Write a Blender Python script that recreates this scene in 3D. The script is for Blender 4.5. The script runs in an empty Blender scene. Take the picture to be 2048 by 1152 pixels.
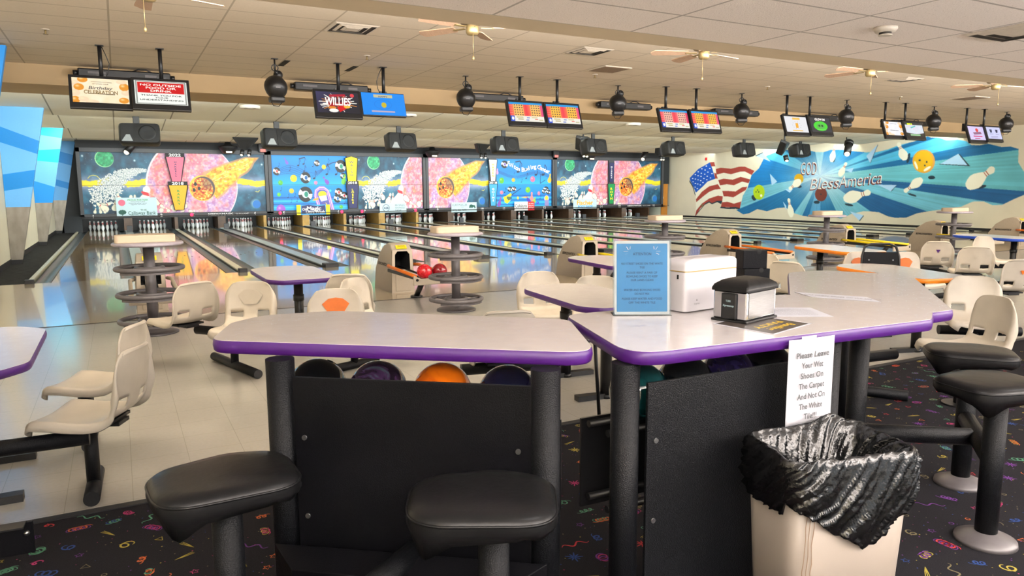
import bpy, bmesh, math, random
import numpy as np
from mathutils import Matrix, Vector
R = math.radians
rnd = random.Random(7)
sc = bpy.context.scene
COL = sc.collection

# ---------------------------------------------------------------- camera
TH, PS, RO = .1356, .494, -.0053
fw = Vector((math.sin(PS)*math.cos(TH), math.cos(PS)*math.cos(TH), -math.sin(TH)))
rt = Vector((math.cos(PS), -math.sin(PS), 0)); up = rt.cross(fw)
r2 = rt*math.cos(RO)+up*math.sin(RO); u2 = r2.cross(fw)
cd = bpy.data.cameras.new('camera'); cam = bpy.data.objects.new('camera', cd); COL.objects.link(cam)
cam.matrix_world = Matrix(((r2.x, u2.x, -fw.x, 0), (r2.y, u2.y, -fw.y, 0), (r2.z, u2.z, -fw.z, 1.5741), (0, 0, 0, 1)))
cd.sensor_width = 36; cd.lens = 1452.5354/2048*36; cd.clip_start = .05; cd.clip_end = 200
sc.camera = cam

# ---------------------------------------------------------------- light and exposure
sc.view_settings.view_transform = 'Standard'; sc.view_settings.look = 'None'
sc.view_settings.gamma = 1; sc.view_settings.use_curve_mapping = False
sc.view_settings.exposure = 0.62
W = bpy.data.worlds.new('daylight'); sc.world = W; W.use_nodes = True
W.node_tree.nodes['Background'].inputs[0].default_value = (.86, .93, 1, 1)
W.node_tree.nodes['Background'].inputs[1].default_value = 0.8
def area(name, loc, sx, sy, direction, power, color):
    l = bpy.data.lights.new(name, 'AREA'); l.shape = 'RECTANGLE'; l.size = sx; l.size_y = sy
    l.energy = power; l.color = color
    o = bpy.data.objects.new(name, l); COL.objects.link(o); o.location = loc
    o.rotation_euler = Vector(direction).to_track_quat('-Z', 'Y').to_euler()
    return o
WARM = (1, .965, .94); NEU = (1, .97, .92); COOL = (.93, 1, .98)
# unseen ceiling lamps of the concourse; the front row is added to brighten tabletops
for i, x in enumerate((-1.2, 2.6, 6.4, 10.2, 14)):
    area('unseen_ceiling_light', (x, -1.9, 2.775), 1.2, .6, (0, 0, -1), 45, WARM)
    area('unseen_ceiling_light', (x-.9, 1.1, 2.775), 1.2, .6, (0, 0, -1), 10, WARM)
    area('unseen_ceiling_light', (x, -4.2, 2.775), 1.2, .6, (0, 0, -1), 60, WARM)
# unseen upward lamp added behind the camera to brighten the low ceiling
area('added_ceiling_fill', (9, -2.2, 1.95), 22, .3, (0, .12, 1), 2500, WARM)
# unseen lamps added behind the bulkhead to brighten the fan ceiling and seating
area('hidden_light', (12.5, 5.25, 3.02), 28, .35, (0, .75, .55), 1400, (1, .955, .91))
area('hidden_light', (12.5, 5.2, 2.9), 28, .25, (0, .8, -.6), 40, NEU)
# tubes behind every step of the lane ceiling, facing the pins
for y, z, p in ((15.95, 3.40, 520), (20.1, 3.40, 520), (24.1, 3.40, 520)):
    area('hidden_light', (12.7, y, z), 28.5, .25, (0, .93, .38), p, COOL)
area('hidden_light', (12.7, 28.3, 3.45), 28.5, .25, (0, .9, -.5), 165, (.97, 1, 1))
area('pin_light', (12.7, 31.75, .585), 27.5, .06, (0, .93, -.35), 170, (.85, 1, 1))

# ---------------------------------------------------------------- materials
def lin(c):
    return tuple(((v/255)/12.92 if v/255 <= .04045 else ((v/255+.055)/1.055)**2.4) for v in c)
def mat(name, rgb, rough=.5, metal=0, spec=.5, var=.06, scale=30, bump=0, coat=0, emit=0, stretch=None, bscale=None, alpha=None, trans=0):
    m = bpy.data.materials.new(name); m.use_nodes = True; nt = m.node_tree; b = nt.nodes['Principled BSDF']
    c = lin(rgb); N = nt.nodes.new
    b.inputs['Roughness'].default_value = rough; b.inputs['Metallic'].default_value = metal
    b.inputs['Specular IOR Level'].default_value = spec; b.inputs['Coat Weight'].default_value = coat
    b.inputs['Coat Roughness'].default_value = .05; b.inputs['Transmission Weight'].default_value = trans
    tc = N('ShaderNodeTexCoord'); src = tc.outputs['Object']
    if stretch:
        mp = N('ShaderNodeMapping'); mp.inputs['Scale'].default_value = stretch; nt.links.new(src, mp.inputs[0]); src = mp.outputs[0]
    nz = N('ShaderNodeTexNoise'); nz.inputs['Scale'].default_value = scale; nz.inputs['Detail'].default_value = 4
    nt.links.new(src, nz.inputs[0])
    rp = N('ShaderNodeValToRGB'); rp.color_ramp.elements[0].position = .3; rp.color_ramp.elements[1].position = .7
    rp.color_ramp.elements[0].color = (*[v*(1-var) for v in c], 1); rp.color_ramp.elements[1].color = (*[min(1, v*(1+var)) for v in c], 1)
    nt.links.new(nz.outputs[0], rp.inputs[0]); nt.links.new(rp.outputs[0], b.inputs['Base Color'])
    if emit:
        nt.links.new(rp.outputs[0], b.inputs['Emission Color']); b.inputs['Emission Strength'].default_value = emit
    if bump:
        n2 = N('ShaderNodeTexNoise'); n2.inputs['Scale'].default_value = bscale or scale*4; n2.inputs['Detail'].default_value = 3
        nt.links.new(src, n2.inputs[0])
        bp = N('ShaderNodeBump'); bp.inputs['Strength'].default_value = bump; bp.inputs['Distance'].default_value = .01
        nt.links.new(n2.outputs[0], bp.inputs['Height']); nt.links.new(bp.outputs[0], b.inputs['Normal'])
    if alpha is not None: b.inputs['Alpha'].default_value = alpha
    return m
def grid_mat(name, rgb, line, sx, sy, ox=0, oy=0, lw=.012, rough=.9, var=.05, scale=40, bump=.2, bscale=120, speck=None, spec=.4, stretchspeck=(60, 200, 60)):
    """tiles in world metres with a thin joint: math nodes on object coordinates"""
    m = mat(name, rgb, rough, var=var, scale=scale, bump=bump, bscale=bscale, spec=spec); nt = m.node_tree; N = nt.nodes.new; L = nt.links.new
    b = nt.nodes['Principled BSDF']; base = b.inputs['Base Color'].links[0].from_socket
    tc = N('ShaderNodeTexCoord'); sp = N('ShaderNodeSeparateXYZ'); L(tc.outputs['Object'], sp.inputs[0])
    def mth(op, a, v):
        n = N('ShaderNodeMath'); n.operation = op
        if hasattr(a, 'is_linked'): L(a, n.inputs[0])
        else: n.inputs[0].default_value = a
        if hasattr(v, 'is_linked'): L(v, n.inputs[1])
        else: n.inputs[1].default_value = v
        return n.outputs[0]
    fs = []
    for out, s, o in ((sp.outputs[0], sx, ox), (sp.outputs[1], sy, oy)):
        f = mth('FRACT', mth('DIVIDE', mth('ADD', out, 1000*s-o), s), 0)
        d = mth('MULTIPLY', mth('MINIMUM', f, mth('SUBTRACT', 1.0, f)), s)
        fs.append(mth('LESS_THAN', d, lw/2))
    k = mth('MAXIMUM', fs[0], fs[1])
    if speck:
        mp = N('ShaderNodeMapping'); mp.inputs['Scale'].default_value = stretchspeck; L(tc.outputs['Object'], mp.inputs[0])
        n3 = N('ShaderNodeTexNoise'); n3.inputs['Scale'].default_value = 1; n3.inputs['Detail'].default_value = 2; L(mp.outputs[0], n3.inputs[0])
        g = mth('GREATER_THAN', n3.outputs[0], speck[1])
        mx = N('ShaderNodeMixRGB'); L(g, mx.inputs[0]); L(base, mx.inputs[1]); mx.inputs[2].default_value = (*lin(speck[0]), 1); base = mx.outputs[0]
    mx = N('ShaderNodeMixRGB'); L(k, mx.inputs[0]); L(base, mx.inputs[1]); mx.inputs[2].default_value = (*lin(line), 1)
    L(mx.outputs[0], b.inputs['Base Color'])
    return m
def vcol_mat(name, rough=.5, emit=0, coat=0):
    m = bpy.data.materials.new(name); m.use_nodes = True; nt = m.node_tree; b = nt.nodes['Principled BSDF']
    a = nt.nodes.new('ShaderNodeAttribute'); a.attribute_name = 'Col'
    nt.links.new(a.outputs['Color'], b.inputs['Base Color']); b.inputs['Roughness'].default_value = rough
    if emit:
        nt.links.new(a.outputs['Color'], b.inputs['Emission Color']); b.inputs['Emission Strength'].default_value = emit
        b.inputs['Base Color'].links and nt.links.remove(b.inputs['Base Color'].links[0]); b.inputs['Base Color'].default_value = (.01, .01, .01, 1)
    return m
def plank_mat(name, c1, c2, pw, pl, rough, axis='Y', coat=0, mortar=.0):
    m = bpy.data.materials.new(name); m.use_nodes = True; nt = m.node_tree; N = nt.nodes.new; L = nt.links.new; b = nt.nodes['Principled BSDF']
    tc = N('ShaderNodeTexCoord'); mp = N('ShaderNodeMapping'); L(tc.outputs['Object'], mp.inputs[0])
    if axis == 'Y': mp.inputs['Rotation'].default_value = (0, 0, R(90))
    br = N('ShaderNodeTexBrick'); L(mp.outputs[0], br.inputs[0]); br.inputs['Scale'].default_value = 1
    br.inputs['Brick Width'].default_value = pl; br.inputs['Row Height'].default_value = pw; br.inputs['Mortar Size'].default_value = mortar
    br.inputs['Color1'].default_value = (*lin(c1), 1); br.inputs['Color2'].default_value = (*lin(c2), 1); br.inputs['Mortar'].default_value = (*lin([v*.75 for v in c1]), 1)
    nz = N('ShaderNodeTexNoise'); m2 = N('ShaderNodeMapping'); m2.inputs['Scale'].default_value = (80, 3, 10); L(tc.outputs['Object'], m2.inputs[0]); L(m2.outputs[0], nz.inputs[0]); nz.inputs['Scale'].default_value = 1
    mx = N('ShaderNodeMixRGB'); mx.blend_type = 'MULTIPLY'; mx.inputs[0].default_value = .18; L(br.outputs[0], mx.inputs[1]); L(nz.outputs[0], mx.inputs[2])
    L(mx.outputs[0], b.inputs['Base Color']); b.inputs['Roughness'].default_value = rough; b.inputs['Coat Weight'].default_value = coat; b.inputs['Coat Roughness'].default_value = .04
    return m
M = dict(
 carpet=mat('carpet_black', (30, 29, 33), .95, spec=.1, var=.35, scale=300, bump=.3, bscale=900),
 tile=grid_mat('vinyl_tile', (160, 156, 149), (139, 135, 127), .3048, .3048, -.034, .1, lw=.003, rough=.16, bump=.02, bscale=8, var=.03, speck=((170, 160, 144), .665), stretchspeck=(45, 160, 45)),
 approach=plank_mat('approach_boards', (196, 178, 148), (184, 165, 134), .027, 1.2, .14, coat=.6),
 lane=plank_mat('lane_boards', (182, 154, 112), (168, 140, 98), .027, 2.4, .09, coat=.7),
 gutter=mat('gutter_grey', (88, 92, 92), .35, var=.2, scale=12),
 cap=mat('divider_cap_cream', (196, 194, 170), .3, var=.08, scale=6),
 captrack=mat('return_track_cover', (150, 160, 160), .3, var=.08, scale=6),
 black=mat('black_plastic', (20, 20, 22), .4, var=.15),
 tex=mat('black_textured_paint', (14, 15, 18), .4, spec=.2, var=.15, bump=.35, bscale=260, scale=60),
 panelblk=mat('black_laminate_panel', (12, 12, 15), .36, spec=.12, var=.2, scale=4, bump=.12, bscale=240),
 vinyl=mat('black_vinyl', (18, 18, 19), .33, spec=.25, var=.12, scale=9, bump=.12, bscale=22),
 ceil_near=grid_mat('ceiling_tile_fissured', (234, 225, 218), (176, 168, 160), 1.2192, .6096, 0, 4.8, lw=.022, bump=.35, bscale=90, var=.05, scale=80, speck=((196, 184, 174), .66), stretchspeck=(90, 90, 90)),
 ceil_far=grid_mat('ceiling_tile_flat', (206, 194, 176), (168, 156, 138), 1.2192, .6096, .055, 8.6, lw=.022, var=.03, bump=.05),
 ceil_lane=grid_mat('lane_ceiling_tile', (228, 224, 210), (150, 146, 132), 1.2192, 100, .055, 50, lw=.03, var=.02, bump=.02),
 drywall=mat('cream_drywall', (204, 188, 160), .8, var=.02, scale=3),
 bulk=mat('tan_bulkhead_paint', (176, 152, 116), .8, var=.05, scale=1.2),
 wall=mat('pale_wall_paint', (214, 208, 186), .7, var=.02, scale=2),
 basebd=mat('black_rubber_base', (26, 26, 28), .6),
 darkwall=mat('dark_slate_paint', (30, 34, 38), .6, var=.08),
 frame=mat('masking_frame_grey', (62, 64, 68), .45, var=.08),
 carpet2=mat('dark_walkway_carpet', (52, 52, 52), .95, spec=.1, var=.7, scale=1, stretch=(7, 60, 20)),
 white=mat('white_paint', (228, 228, 228), .5, var=.01),
 pin=mat('white_pin_lacquer', (238, 240, 238), .25, var=.01),
 pinred=mat('red_pin_stripe', (190, 40, 40), .3),
 seat=mat('cream_seat_plastic', (186, 178, 164), .34, var=.06, scale=7),
 orange=mat('orange_plate', (206, 104, 26), .35),
 oband=mat('orange_edge_band', (232, 132, 28), .4),
 purple=mat('purple_edge_band', (68, 22, 106), .38, var=.05),
 blueband=mat('blue_edge_band', (24, 70, 180), .4),
 laminate=mat('pale_laminate', (198, 191, 190), .15, var=.03, scale=14),
 curl=mat('laminate_ink_curls', (128, 130, 150), .4),
 greyst=mat('stand_grey_paint', (88, 84, 86), .38, var=.08),
 standtop=mat('stand_lavender_grey_top', (150, 142, 150), .35),
 ivory=mat('ivory_wood', (184, 166, 142), .5, var=.05, stretch=(2, 2, 40), scale=4),
 hood=mat('hood_taupe_plastic', (168, 156, 138), .42, var=.03),
 yellow=mat('yellow_sticker', (236, 208, 30), .4),
 yellowrail=mat('yellow_rail', (226, 200, 28), .35),
 steel=mat('brushed_steel', (170, 170, 170), .32, metal=1, var=.12, stretch=(3, 3, 60), scale=6),
 brushed=mat('brushed_column_metal', (148, 142, 132), .4, metal=.85, var=.18, stretch=(2, 2, 1), scale=3),
 brass=mat('antique_brass', (140, 122, 84), .42, metal=.6),
 fanwood=mat('fan_blade_wood', (168, 138, 114), .5, var=.15, stretch=(3, 30, 3), scale=4),
 lbl=mat('ink_black', (25, 25, 28), .6), ink=mat('ink_grey', (80, 82, 84), .6), gold=mat('gold_line', (190, 160, 90), .4, metal=.6),
 paper=mat('white_paper', (190, 190, 198), .7, var=.02, scale=12, bump=.1, bscale=14, spec=.2),
 signblue=mat('sign_blue_print', (62, 150, 206), .45, var=.08, scale=5),
 inkblue=mat('ink_dark_blue', (14, 34, 84), .6),
 acrylic=mat('clear_acrylic', (245, 250, 250), .04, trans=1, spec=.5, var=0),
 gloss=mat('white_gloss_plastic', (200, 197, 203), .16, var=.01),
 beige=mat('beige_bin_plastic', (138, 128, 119), .45, var=.04, scale=4),
 stain=mat('drip_stain', (112, 92, 72), .5),
 bag=mat('black_bin_liner', (9, 9, 10), .25, var=.1, bump=.5, bscale=26, scale=20, spec=.6),
 glowred=mat('red_indicator_lens', (255, 20, 50), .3, emit=9),
 lensred=mat('exit_lens', (220, 90, 80), .4, emit=.8), lensw=mat('white_lens', (240, 230, 210), .4, emit=.7),
 spk=mat('speaker_grille_grey', (20, 21, 23), .5, var=.1, bump=.1, bscale=200), spkw=mat('speaker_horn_grey', (150, 156, 158), .45),
 wood=mat('pit_side_board_ochre', (150, 112, 46), .5, var=.25, scale=6), dkwood=mat('pit_side_board_dark', (70, 46, 28), .5, var=.3, scale=5),
 door=mat('orange_wood_door', (178, 116, 38), .5, var=.1, stretch=(8, 8, 1), scale=4),
 vent=mat('vent_white_metal', (196, 186, 172), .5), ventd=mat('vent_dark_slot', (62, 56, 50), .7), grille=mat('return_grille_brown', (128, 108, 88), .7, var=.2, scale=60),
 flyer=mat('flyer_dark_print', (62, 54, 50), .4), flyery=mat('flyer_yellow_print', (206, 172, 40), .5),
 pink=mat('pink_print', (220, 60, 120), .5), red=mat('red_print', (206, 20, 30), .4), green=mat('green_print', (60, 150, 60), .5), dkgreen=mat('dark_green_print', (20, 84, 72), .5),
 signw=mat('sign_white', (186, 214, 222), .45, var=.01), navy=mat('navy_print', (34, 40, 92), .45), skyb=mat('sky_blue_print', (60, 160, 225), .45),
 pinkb=mat('pink_banner', (214, 104, 132), .5), orangeb=mat('orange_banner', (244, 170, 24), .5), yelb=mat('yellow_banner', (248, 232, 20), .5), greyb=mat('grey_banner', (196, 200, 204), .5), greenb=mat('green_banner', (20, 140, 74), .5),
 b1=mat('sky_blue_paint', (104, 182, 248), .45, var=.02), b2=mat('strong_blue_paint', (0, 140, 226), .45, var=.02), b3=mat('pale_cyan_light_tint', (104, 218, 246), .45, var=.02), b4=mat('bright_cyan_light_tint', (0, 196, 246), .45, var=.02),  # the two cyans have a spotlight's tint put into the stripe colour
 art=vcol_mat('printed_art', .45), screen=vcol_mat('lit_screen', .2, emit=.72), mural=vcol_mat('wall_mural_paint', .65),
 hole=mat('dark_hole', (8, 8, 8), .8), chrome=mat('chrome', (200, 200, 205), .12, metal=1, var=.02),
)
CONF = [mat('confetti_'+n, tuple(v*.86 for v in c), .9, spec=.1) for n, c in (('orange', (208, 108, 62)), ('magenta', (176, 62, 110)), ('yellow', (176, 160, 72)), ('purple', (112, 62, 140)), ('blue', (52, 78, 140)), ('green', (92, 150, 120)), ('pale', (120, 112, 84)), ('red', (188, 62, 66)))]

# ---------------------------------------------------------------- mesh builder
class MB:
    def __init__(s): s.V = []; s.F = []; s.m = []; s.s = []
    def add(s, V, F, mi=0, sm=False, T=None):
        o = len(s.V)
        if T is not None: V = [tuple(T @ Vector(v)) for v in V]
        s.V += [tuple(v) for v in V]; s.F += [tuple(i+o for i in f) for f in F]
        s.m += [mi]*len(F); s.s += [sm]*len(F); return s
    def box(s, c, d, mi=0, T=None):
        x, y, z = c; a, b, e = d[0]/2, d[1]/2, d[2]/2
        V = [(x+i*a, y+j*b, z+k*e) for k in (-1, 1) for j in (-1, 1) for i in (-1, 1)]
        return s.add(V, [(0, 2, 3, 1), (4, 5, 7, 6), (0, 1, 5, 4), (2, 6, 7, 3), (0, 4, 6, 2), (1, 3, 7, 5)], mi, False, T)
    def cyl(s, p0, p1, r, n=16, r1=None, mi=0, cap=True, cmi=None, T=None):
        p0 = Vector(p0); p1 = Vector(p1); d = (p1-p0).normalized(); a = d.orthogonal().normalized(); b = d.cross(a); r1 = r if r1 is None else r1
        V = [p0+(a*math.cos(t)+b*math.sin(t))*r for t in (2*math.pi*i/n for i in range(n))]+[p1+(a*math.cos(t)+b*math.sin(t))*r1 for t in (2*math.pi*i/n for i in range(n))]
        s.add(V, [(i, (i+1) % n, n+(i+1) % n, n+i) for i in range(n)], mi, True, T)
        if cap: s.add(V, [tuple(range(n))[::-1], tuple(range(n, 2*n))], mi if cmi is None else cmi, False, T)
        return s
    def tube(s, P, r, n=8, mi=0, closed=False, T=None):
        P = [Vector(p) for p in P]; k = len(P); V = []; prev = None
        for i, p in enumerate(P):
            t = (P[(i+1) % k]-P[i-1]) if closed else (P[min(i+1, k-1)]-P[max(i-1, 0)])
            t.normalize()
            if prev is None: a = t.orthogonal().normalized()
            else: a = (prev-t*prev.dot(t)).normalized()
            prev = a; b = t.cross(a)
            V += [p+(a*math.cos(q)+b*math.sin(q))*r for q in (2*math.pi*j/n for j in range(n))]
        F = []
        for i in range(k if closed else k-1):
            for j in range(n): F.append((i*n+j, i*n+(j+1) % n, ((i+1) % k)*n+(j+1) % n, ((i+1) % k)*n+j))
        s.add(V, F, mi, True, T)
        if not closed: s.add(V, [tuple(range(n))[::-1], tuple(range((k-1)*n, k*n))], mi, False, T)
        return s
    def lathe(s, prof, n=24, c=(0, 0, 0), mi=0, T=None, mis=None):
        V = [(c[0]+r*math.cos(2*math.pi*j/n), c[1]+r*math.sin(2*math.pi*j/n), c[2]+z) for r, z in prof for j in range(n)]
        for i in range(len(prof)-1):
            s.add(V[i*n:(i+2)*n], [(j, (j+1) % n, n+(j+1) % n, n+j) for j in range(n)], mis[i] if mis else mi, True, T)
        return s
    def torus(s, c, Rr, r, n=40, k=10, mi=0, T=None):
        return s.tube([(c[0]+Rr*math.cos(2*math.pi*i/n), c[1]+Rr*math.sin(2*math.pi*i/n), c[2]) for i in range(n)], r, k, mi, True, T)
    def sphere(s, c, r, n=24, k=14, mi=0, T=None):
        return s.lathe([(max(1e-5, r*math.sin(math.pi*i/k)), -r*math.cos(math.pi*i/k)) for i in range(k+1)], n, c, mi, T)
    def prism(s, P, z0, z1, mi=0, top=None, T=None, sm=False):
        n = len(P); V = [(x, y, z0) for x, y in P]+[(x, y, z1) for x, y in P]
        s.add(V, [(i, (i+1) % n, n+(i+1) % n, n+i) for i in range(n)], mi, sm, T)
        s.add(V, [tuple(range(n))[::-1], tuple(range(n, 2*n))], mi if top is None else top, False, T); return s
    def grid(s, fn, nu, nv, mi=0, skip=None, T=None, sm=True):
        V = [fn(i/nu, j/nv) for i in range(nu+1) for j in range(nv+1)]; F = []
        for i in range(nu):
            for j in range(nv):
                if skip and skip((i+.5)/nu, (j+.5)/nv): continue
                a = i*(nv+1)+j; F.append((a, a+1, a+nv+2, a+nv+1))
        return s.add(V, F, mi, sm, T)
    def make(s, name, mats, parent=None, loc=None, rot=None, bevel=0, fix=True):
        me = bpy.data.meshes.new(name); me.from_pydata(s.V, [], s.F)
        for m in (mats if isinstance(mats, (list, tuple)) else [mats]): me.materials.append(M[m] if isinstance(m, str) else m)
        me.polygons.foreach_set('material_index', s.m); me.polygons.foreach_set('use_smooth', s.s)
        if fix:
            bm = bmesh.new(); bm.from_mesh(me); bmesh.ops.remove_doubles(bm, verts=bm.verts, dist=1e-5); bmesh.ops.recalc_face_normals(bm, faces=bm.faces); bm.to_mesh(me); bm.free()
        o = bpy.data.objects.new(name, me); COL.objects.link(o)
        if parent: o.parent = parent
        if loc: o.location = loc
        if rot: o.rotation_euler = rot
        if bevel:
            b = o.modifiers.new('bevel', 'BEVEL'); b.width = bevel; b.segments = 2; b.limit_method = 'ANGLE'; b.angle_limit = R(50)
        return o
def thing(name, label, cat, loc=(0, 0, 0), rz=0, group=None):
    o = bpy.data.objects.new(name, None); COL.objects.link(o); o.empty_display_size = .1
    o.location = loc; o.rotation_euler = (0, 0, rz); o['label'] = label; o['category'] = cat
    if group: o['group'] = group
    return o
def tag(o, label, cat, group=None, kind=None):
    o['label'] = label; o['category'] = cat
    if group: o['group'] = group
    if kind: o['kind'] = kind
    return o
def struct(o): o['kind'] = 'structure'; return o
def clone(o, loc=None, rz=None, label=None, parent=None):
    c = o.copy(); COL.objects.link(c)
    if parent: c.parent = parent
    if loc is not None: c.location = loc
    if rz is not None: c.rotation_euler = (0, 0, rz)
    if label: c['label'] = label
    for ch in list(o.children): clone(ch, parent=c)
    return c
def rpoly(C, n=7):
    """closed polygon with rounded corners, C = [(x,y,r)]"""
    P = []; k = len(C)
    for i in range(k):
        p = Vector(C[i][:2]); a = Vector(C[i-1][:2])-p; b = Vector(C[(i+1) % k][:2])-p; r = C[i][2]
        a.normalize(); b.normalize(); ang = a.angle(b); d = r/math.tan(ang/2)
        if r <= 0: P.append(tuple(p)); continue
        p0 = p+a*d; p1 = p+b*d
        for j in range(n+1):
            t = j/n; q = p0*(1-t)**2+p*2*t*(1-t)+p1*t*t; P.append((q.x, q.y))
    return P
def inset(P, d):
    n = len(P); A = sum(P[i][0]*P[(i+1) % n][1]-P[(i+1) % n][0]*P[i][1] for i in range(n)); sg = 1 if A > 0 else -1; out = []
    for i in range(n):
        a = Vector(P[i-1]); c = Vector(P[(i+1) % n]); t = (c-a).normalized(); out.append((P[i][0]-t.y*d*sg, P[i][1]+t.x*d*sg))
    return out
def frame_T(o, x, y):
    """matrix with origin o, x and y axes given (text plane)"""
    x = Vector(x).normalized(); y = Vector(y); y = (y-x*y.dot(x)).normalized(); z = x.cross(y)
    return Matrix(((x.x, y.x, z.x, o[0]), (x.y, y.y, z.y, o[1]), (x.z, y.z, z.z, o[2]), (0, 0, 0, 1)))
_tc = {}
def glyphs(s, bold=0, shear=0):
    key = (s, bold, shear)
    if key not in _tc:
        cu = bpy.data.curves.new('t', 'FONT'); cu.body = s; cu.size = 1; cu.offset = bold; cu.shear = shear; cu.resolution_u = 3
        o = bpy.data.objects.new('t', cu); COL.objects.link(o); dg = bpy.context.evaluated_depsgraph_get()
        me = o.evaluated_get(dg).to_mesh(); V = [tuple(v.co) for v in me.vertices]; F = [tuple(p.vertices) for p in me.polygons]
        o.evaluated_get(dg).to_mesh_clear(); bpy.data.objects.remove(o); bpy.data.curves.remove(cu); _tc[key] = (V, F)
    return _tc[key]
def text(mb, s, T, h, w=None, cx=0, cy=0, mi=0, bold=0, shear=0, z=.001, wide=None):
    """lettering of cap height h centred on (cx,cy) in plane T, squeezed to width w"""
    V, F = glyphs(s, bold, shear)
    if not V: return
    x0 = min(v[0] for v in V); x1 = max(v[0] for v in V); k = h/.7
    kx = (w/(x1-x0)) if w else k*(wide or 1); xm = (x0+x1)/2
    mb.add([((v[0]-xm)*kx+cx, (v[1]-.35)*k+cy, z) for v in V], F, mi, False, T)
# ================================================================ setting
X0, PAIR, LW = -1.1155, 3.4714, 1.066
YF, YA, YC = 14.84, 9.93, 4.0          # foul line, approach edge, carpet edge
def lane_x(k): return X0+(k//2)*PAIR+(0 if k % 2 == 0 else PAIR-.61-LW)     # left edge of lane k
XL, XR, YB = -2.13, 27.05, -6.0
def slab(name, x0, x1, y0, y1, z0, z1, m):
    return struct(MB().box(((x0+x1)/2, (y0+y1)/2, (z0+z1)/2), (x1-x0, y1-y0, z1-z0)).make(name, m, fix=False))
# carpet with its confetti print in the same mesh
def carpet():
    mb = MB(); mb.box(((XL+XR)/2, (-.9+YC)/2, -.06), (XR-XL, YC+.9, .12))
    def strip(P, w, mi):
        V = []; n = len(P)
        for i, p in enumerate(P):
            a = P[max(i-1, 0)]; b = P[min(i+1, n-1)]; t = Vector((b[0]-a[0], b[1]-a[1])); t = t.normalized() if t.length > 0 else Vector((1, 0))
            ww = w*(.35+.65*math.sin(math.pi*(i+.5)/n)); V += [(p[0]-t.y*ww/2, p[1]+t.x*ww/2, .0006), (p[0]+t.y*ww/2, p[1]-t.x*ww/2, .0006)]
        mb.add(V, [(2*i, 2*i+1, 2*i+3, 2*i+2) for i in range(n-1)], mi)
    rr = random.Random(3)
    def motif(x, y):
        a = rr.uniform(0, 6.28); k = rr.choice(('curl', 'curl', 'curl', 'ring', 'star', 'burst', 'tri', 'comet', 'wave', 'curl')); c = rr.randint(1, 8)
        def tr(P): return [(x+.86*(p[0]*math.cos(a)-p[1]*math.sin(a)), y+.86*(p[0]*math.sin(a)+p[1]*math.cos(a))) for p in P]
        if k == 'curl':
            n = rr.choice((1.5, 2.2, 3.2)); L = .03*n; q = rr.uniform(.014, .026)
            strip(tr([(-L/2+L*t/30+q*math.sin(n*6.28*t/30), q*math.cos(n*6.28*t/30)) for t in range(31)]), .009, c)
            if rr.random() < .35: strip(tr([(-L/2+L*t/30+q*math.sin(n*6.28*t/30+2.6), q*math.cos(n*6.28*t/30+2.6)-.005) for t in range(31)]), .007, rr.randint(1, 8))
        elif k == 'wave': strip(tr([(-.08+.16*t/20, .016*math.sin(t*.6)) for t in range(21)]), .008, c)
        elif k == 'ring': strip(tr([(.012*math.cos(t*.524), .012*math.sin(t*.524)) for t in range(13)]), .005, c)
        elif k == 'star': strip(tr([((.022 if t % 2 else .010)*math.cos(t*.628), (.022 if t % 2 else .010)*math.sin(t*.628)) for t in range(11)]), .005, c)
        elif k == 'burst':
            for t in range(9): strip(tr([(q*math.cos(t*.7)*(.034+.012*(t % 2)), q*math.sin(t*.7)*(.034+.012*(t % 2))) for q in (.1, .5, 1)]), .007, c)
        elif k == 'tri': strip(tr([(.024, 0), (-.014, .02), (-.014, -.02), (.024, 0)]), .006, c)
        else:
            for t in range(3): strip(tr([(-.05, -.012+.01*t), (0, -.006+.006*t), (.05, 0)]), .004, 3)
    y = .15
    while y < 3.95:
        x = -1.0+rr.uniform(0, .15); ww = min(7.6, 2.6+y*1.6)
        while x < ww:
            motif(x+rr.uniform(-.03, .03), min(3.93, y+rr.uniform(-.04, .04))); x += rr.uniform(.12, .19)
        y += .135
    for i in range(3800):
        y = rr.uniform(.2, 3.95); x = rr.uniform(-1, min(7.6, 2.6+y*1.6)); s = rr.uniform(.002, .0045); c = rr.choice((3, 7, 7, 4, 5, 2))
        mb.add([(x-s, y, .0005), (x, y-s, .0005), (x+s, y, .0005), (x, y+s, .0005)], [(0, 1, 2, 3)], c)
    o = struct(mb.make('floor', ['carpet']+CONF, fix=False)); o['label'] = 'black carpet printed with bright confetti squiggles'
carpet()
slab('floor', XL, XR, YB, -.9, -.12, 0, 'tile')['label'] = 'unseen cream tile floor added behind the carpet to bounce light'  # pale floor added behind the camera to bounce light onto the low ceiling
slab('floor', XL, XR, YC, YA, -.12, 0, 'tile')['label'] = 'cream vinyl tile floor of the seating area'
slab('floor', XL, XR, YA, YF, -.12, 0, 'approach')['label'] = 'glossy wooden approach boards in front of the lanes'
slab('floor', XL, XR, YF, 36.2, -.3, -.16, 'darkwall')['label'] = 'dark floor under the lanes'
slab('floor', XL, -1.5, YF, 33.5, -.16, .0, 'carpet2')['label'] = 'dark speckled walkway carpet beside the first lane'
# dark edge strip between carpet and tile
struct(MB().box(((XL+XR)/2, YC, .002), (XR-XL, .05, .008)).make('trim_1', 'basebd', fix=False))
struct(MB().box(((XL+XR)/2, YA, .0015), (XR-XL, .018, .005)).make('trim_2', 'basebd', fix=False))
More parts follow.
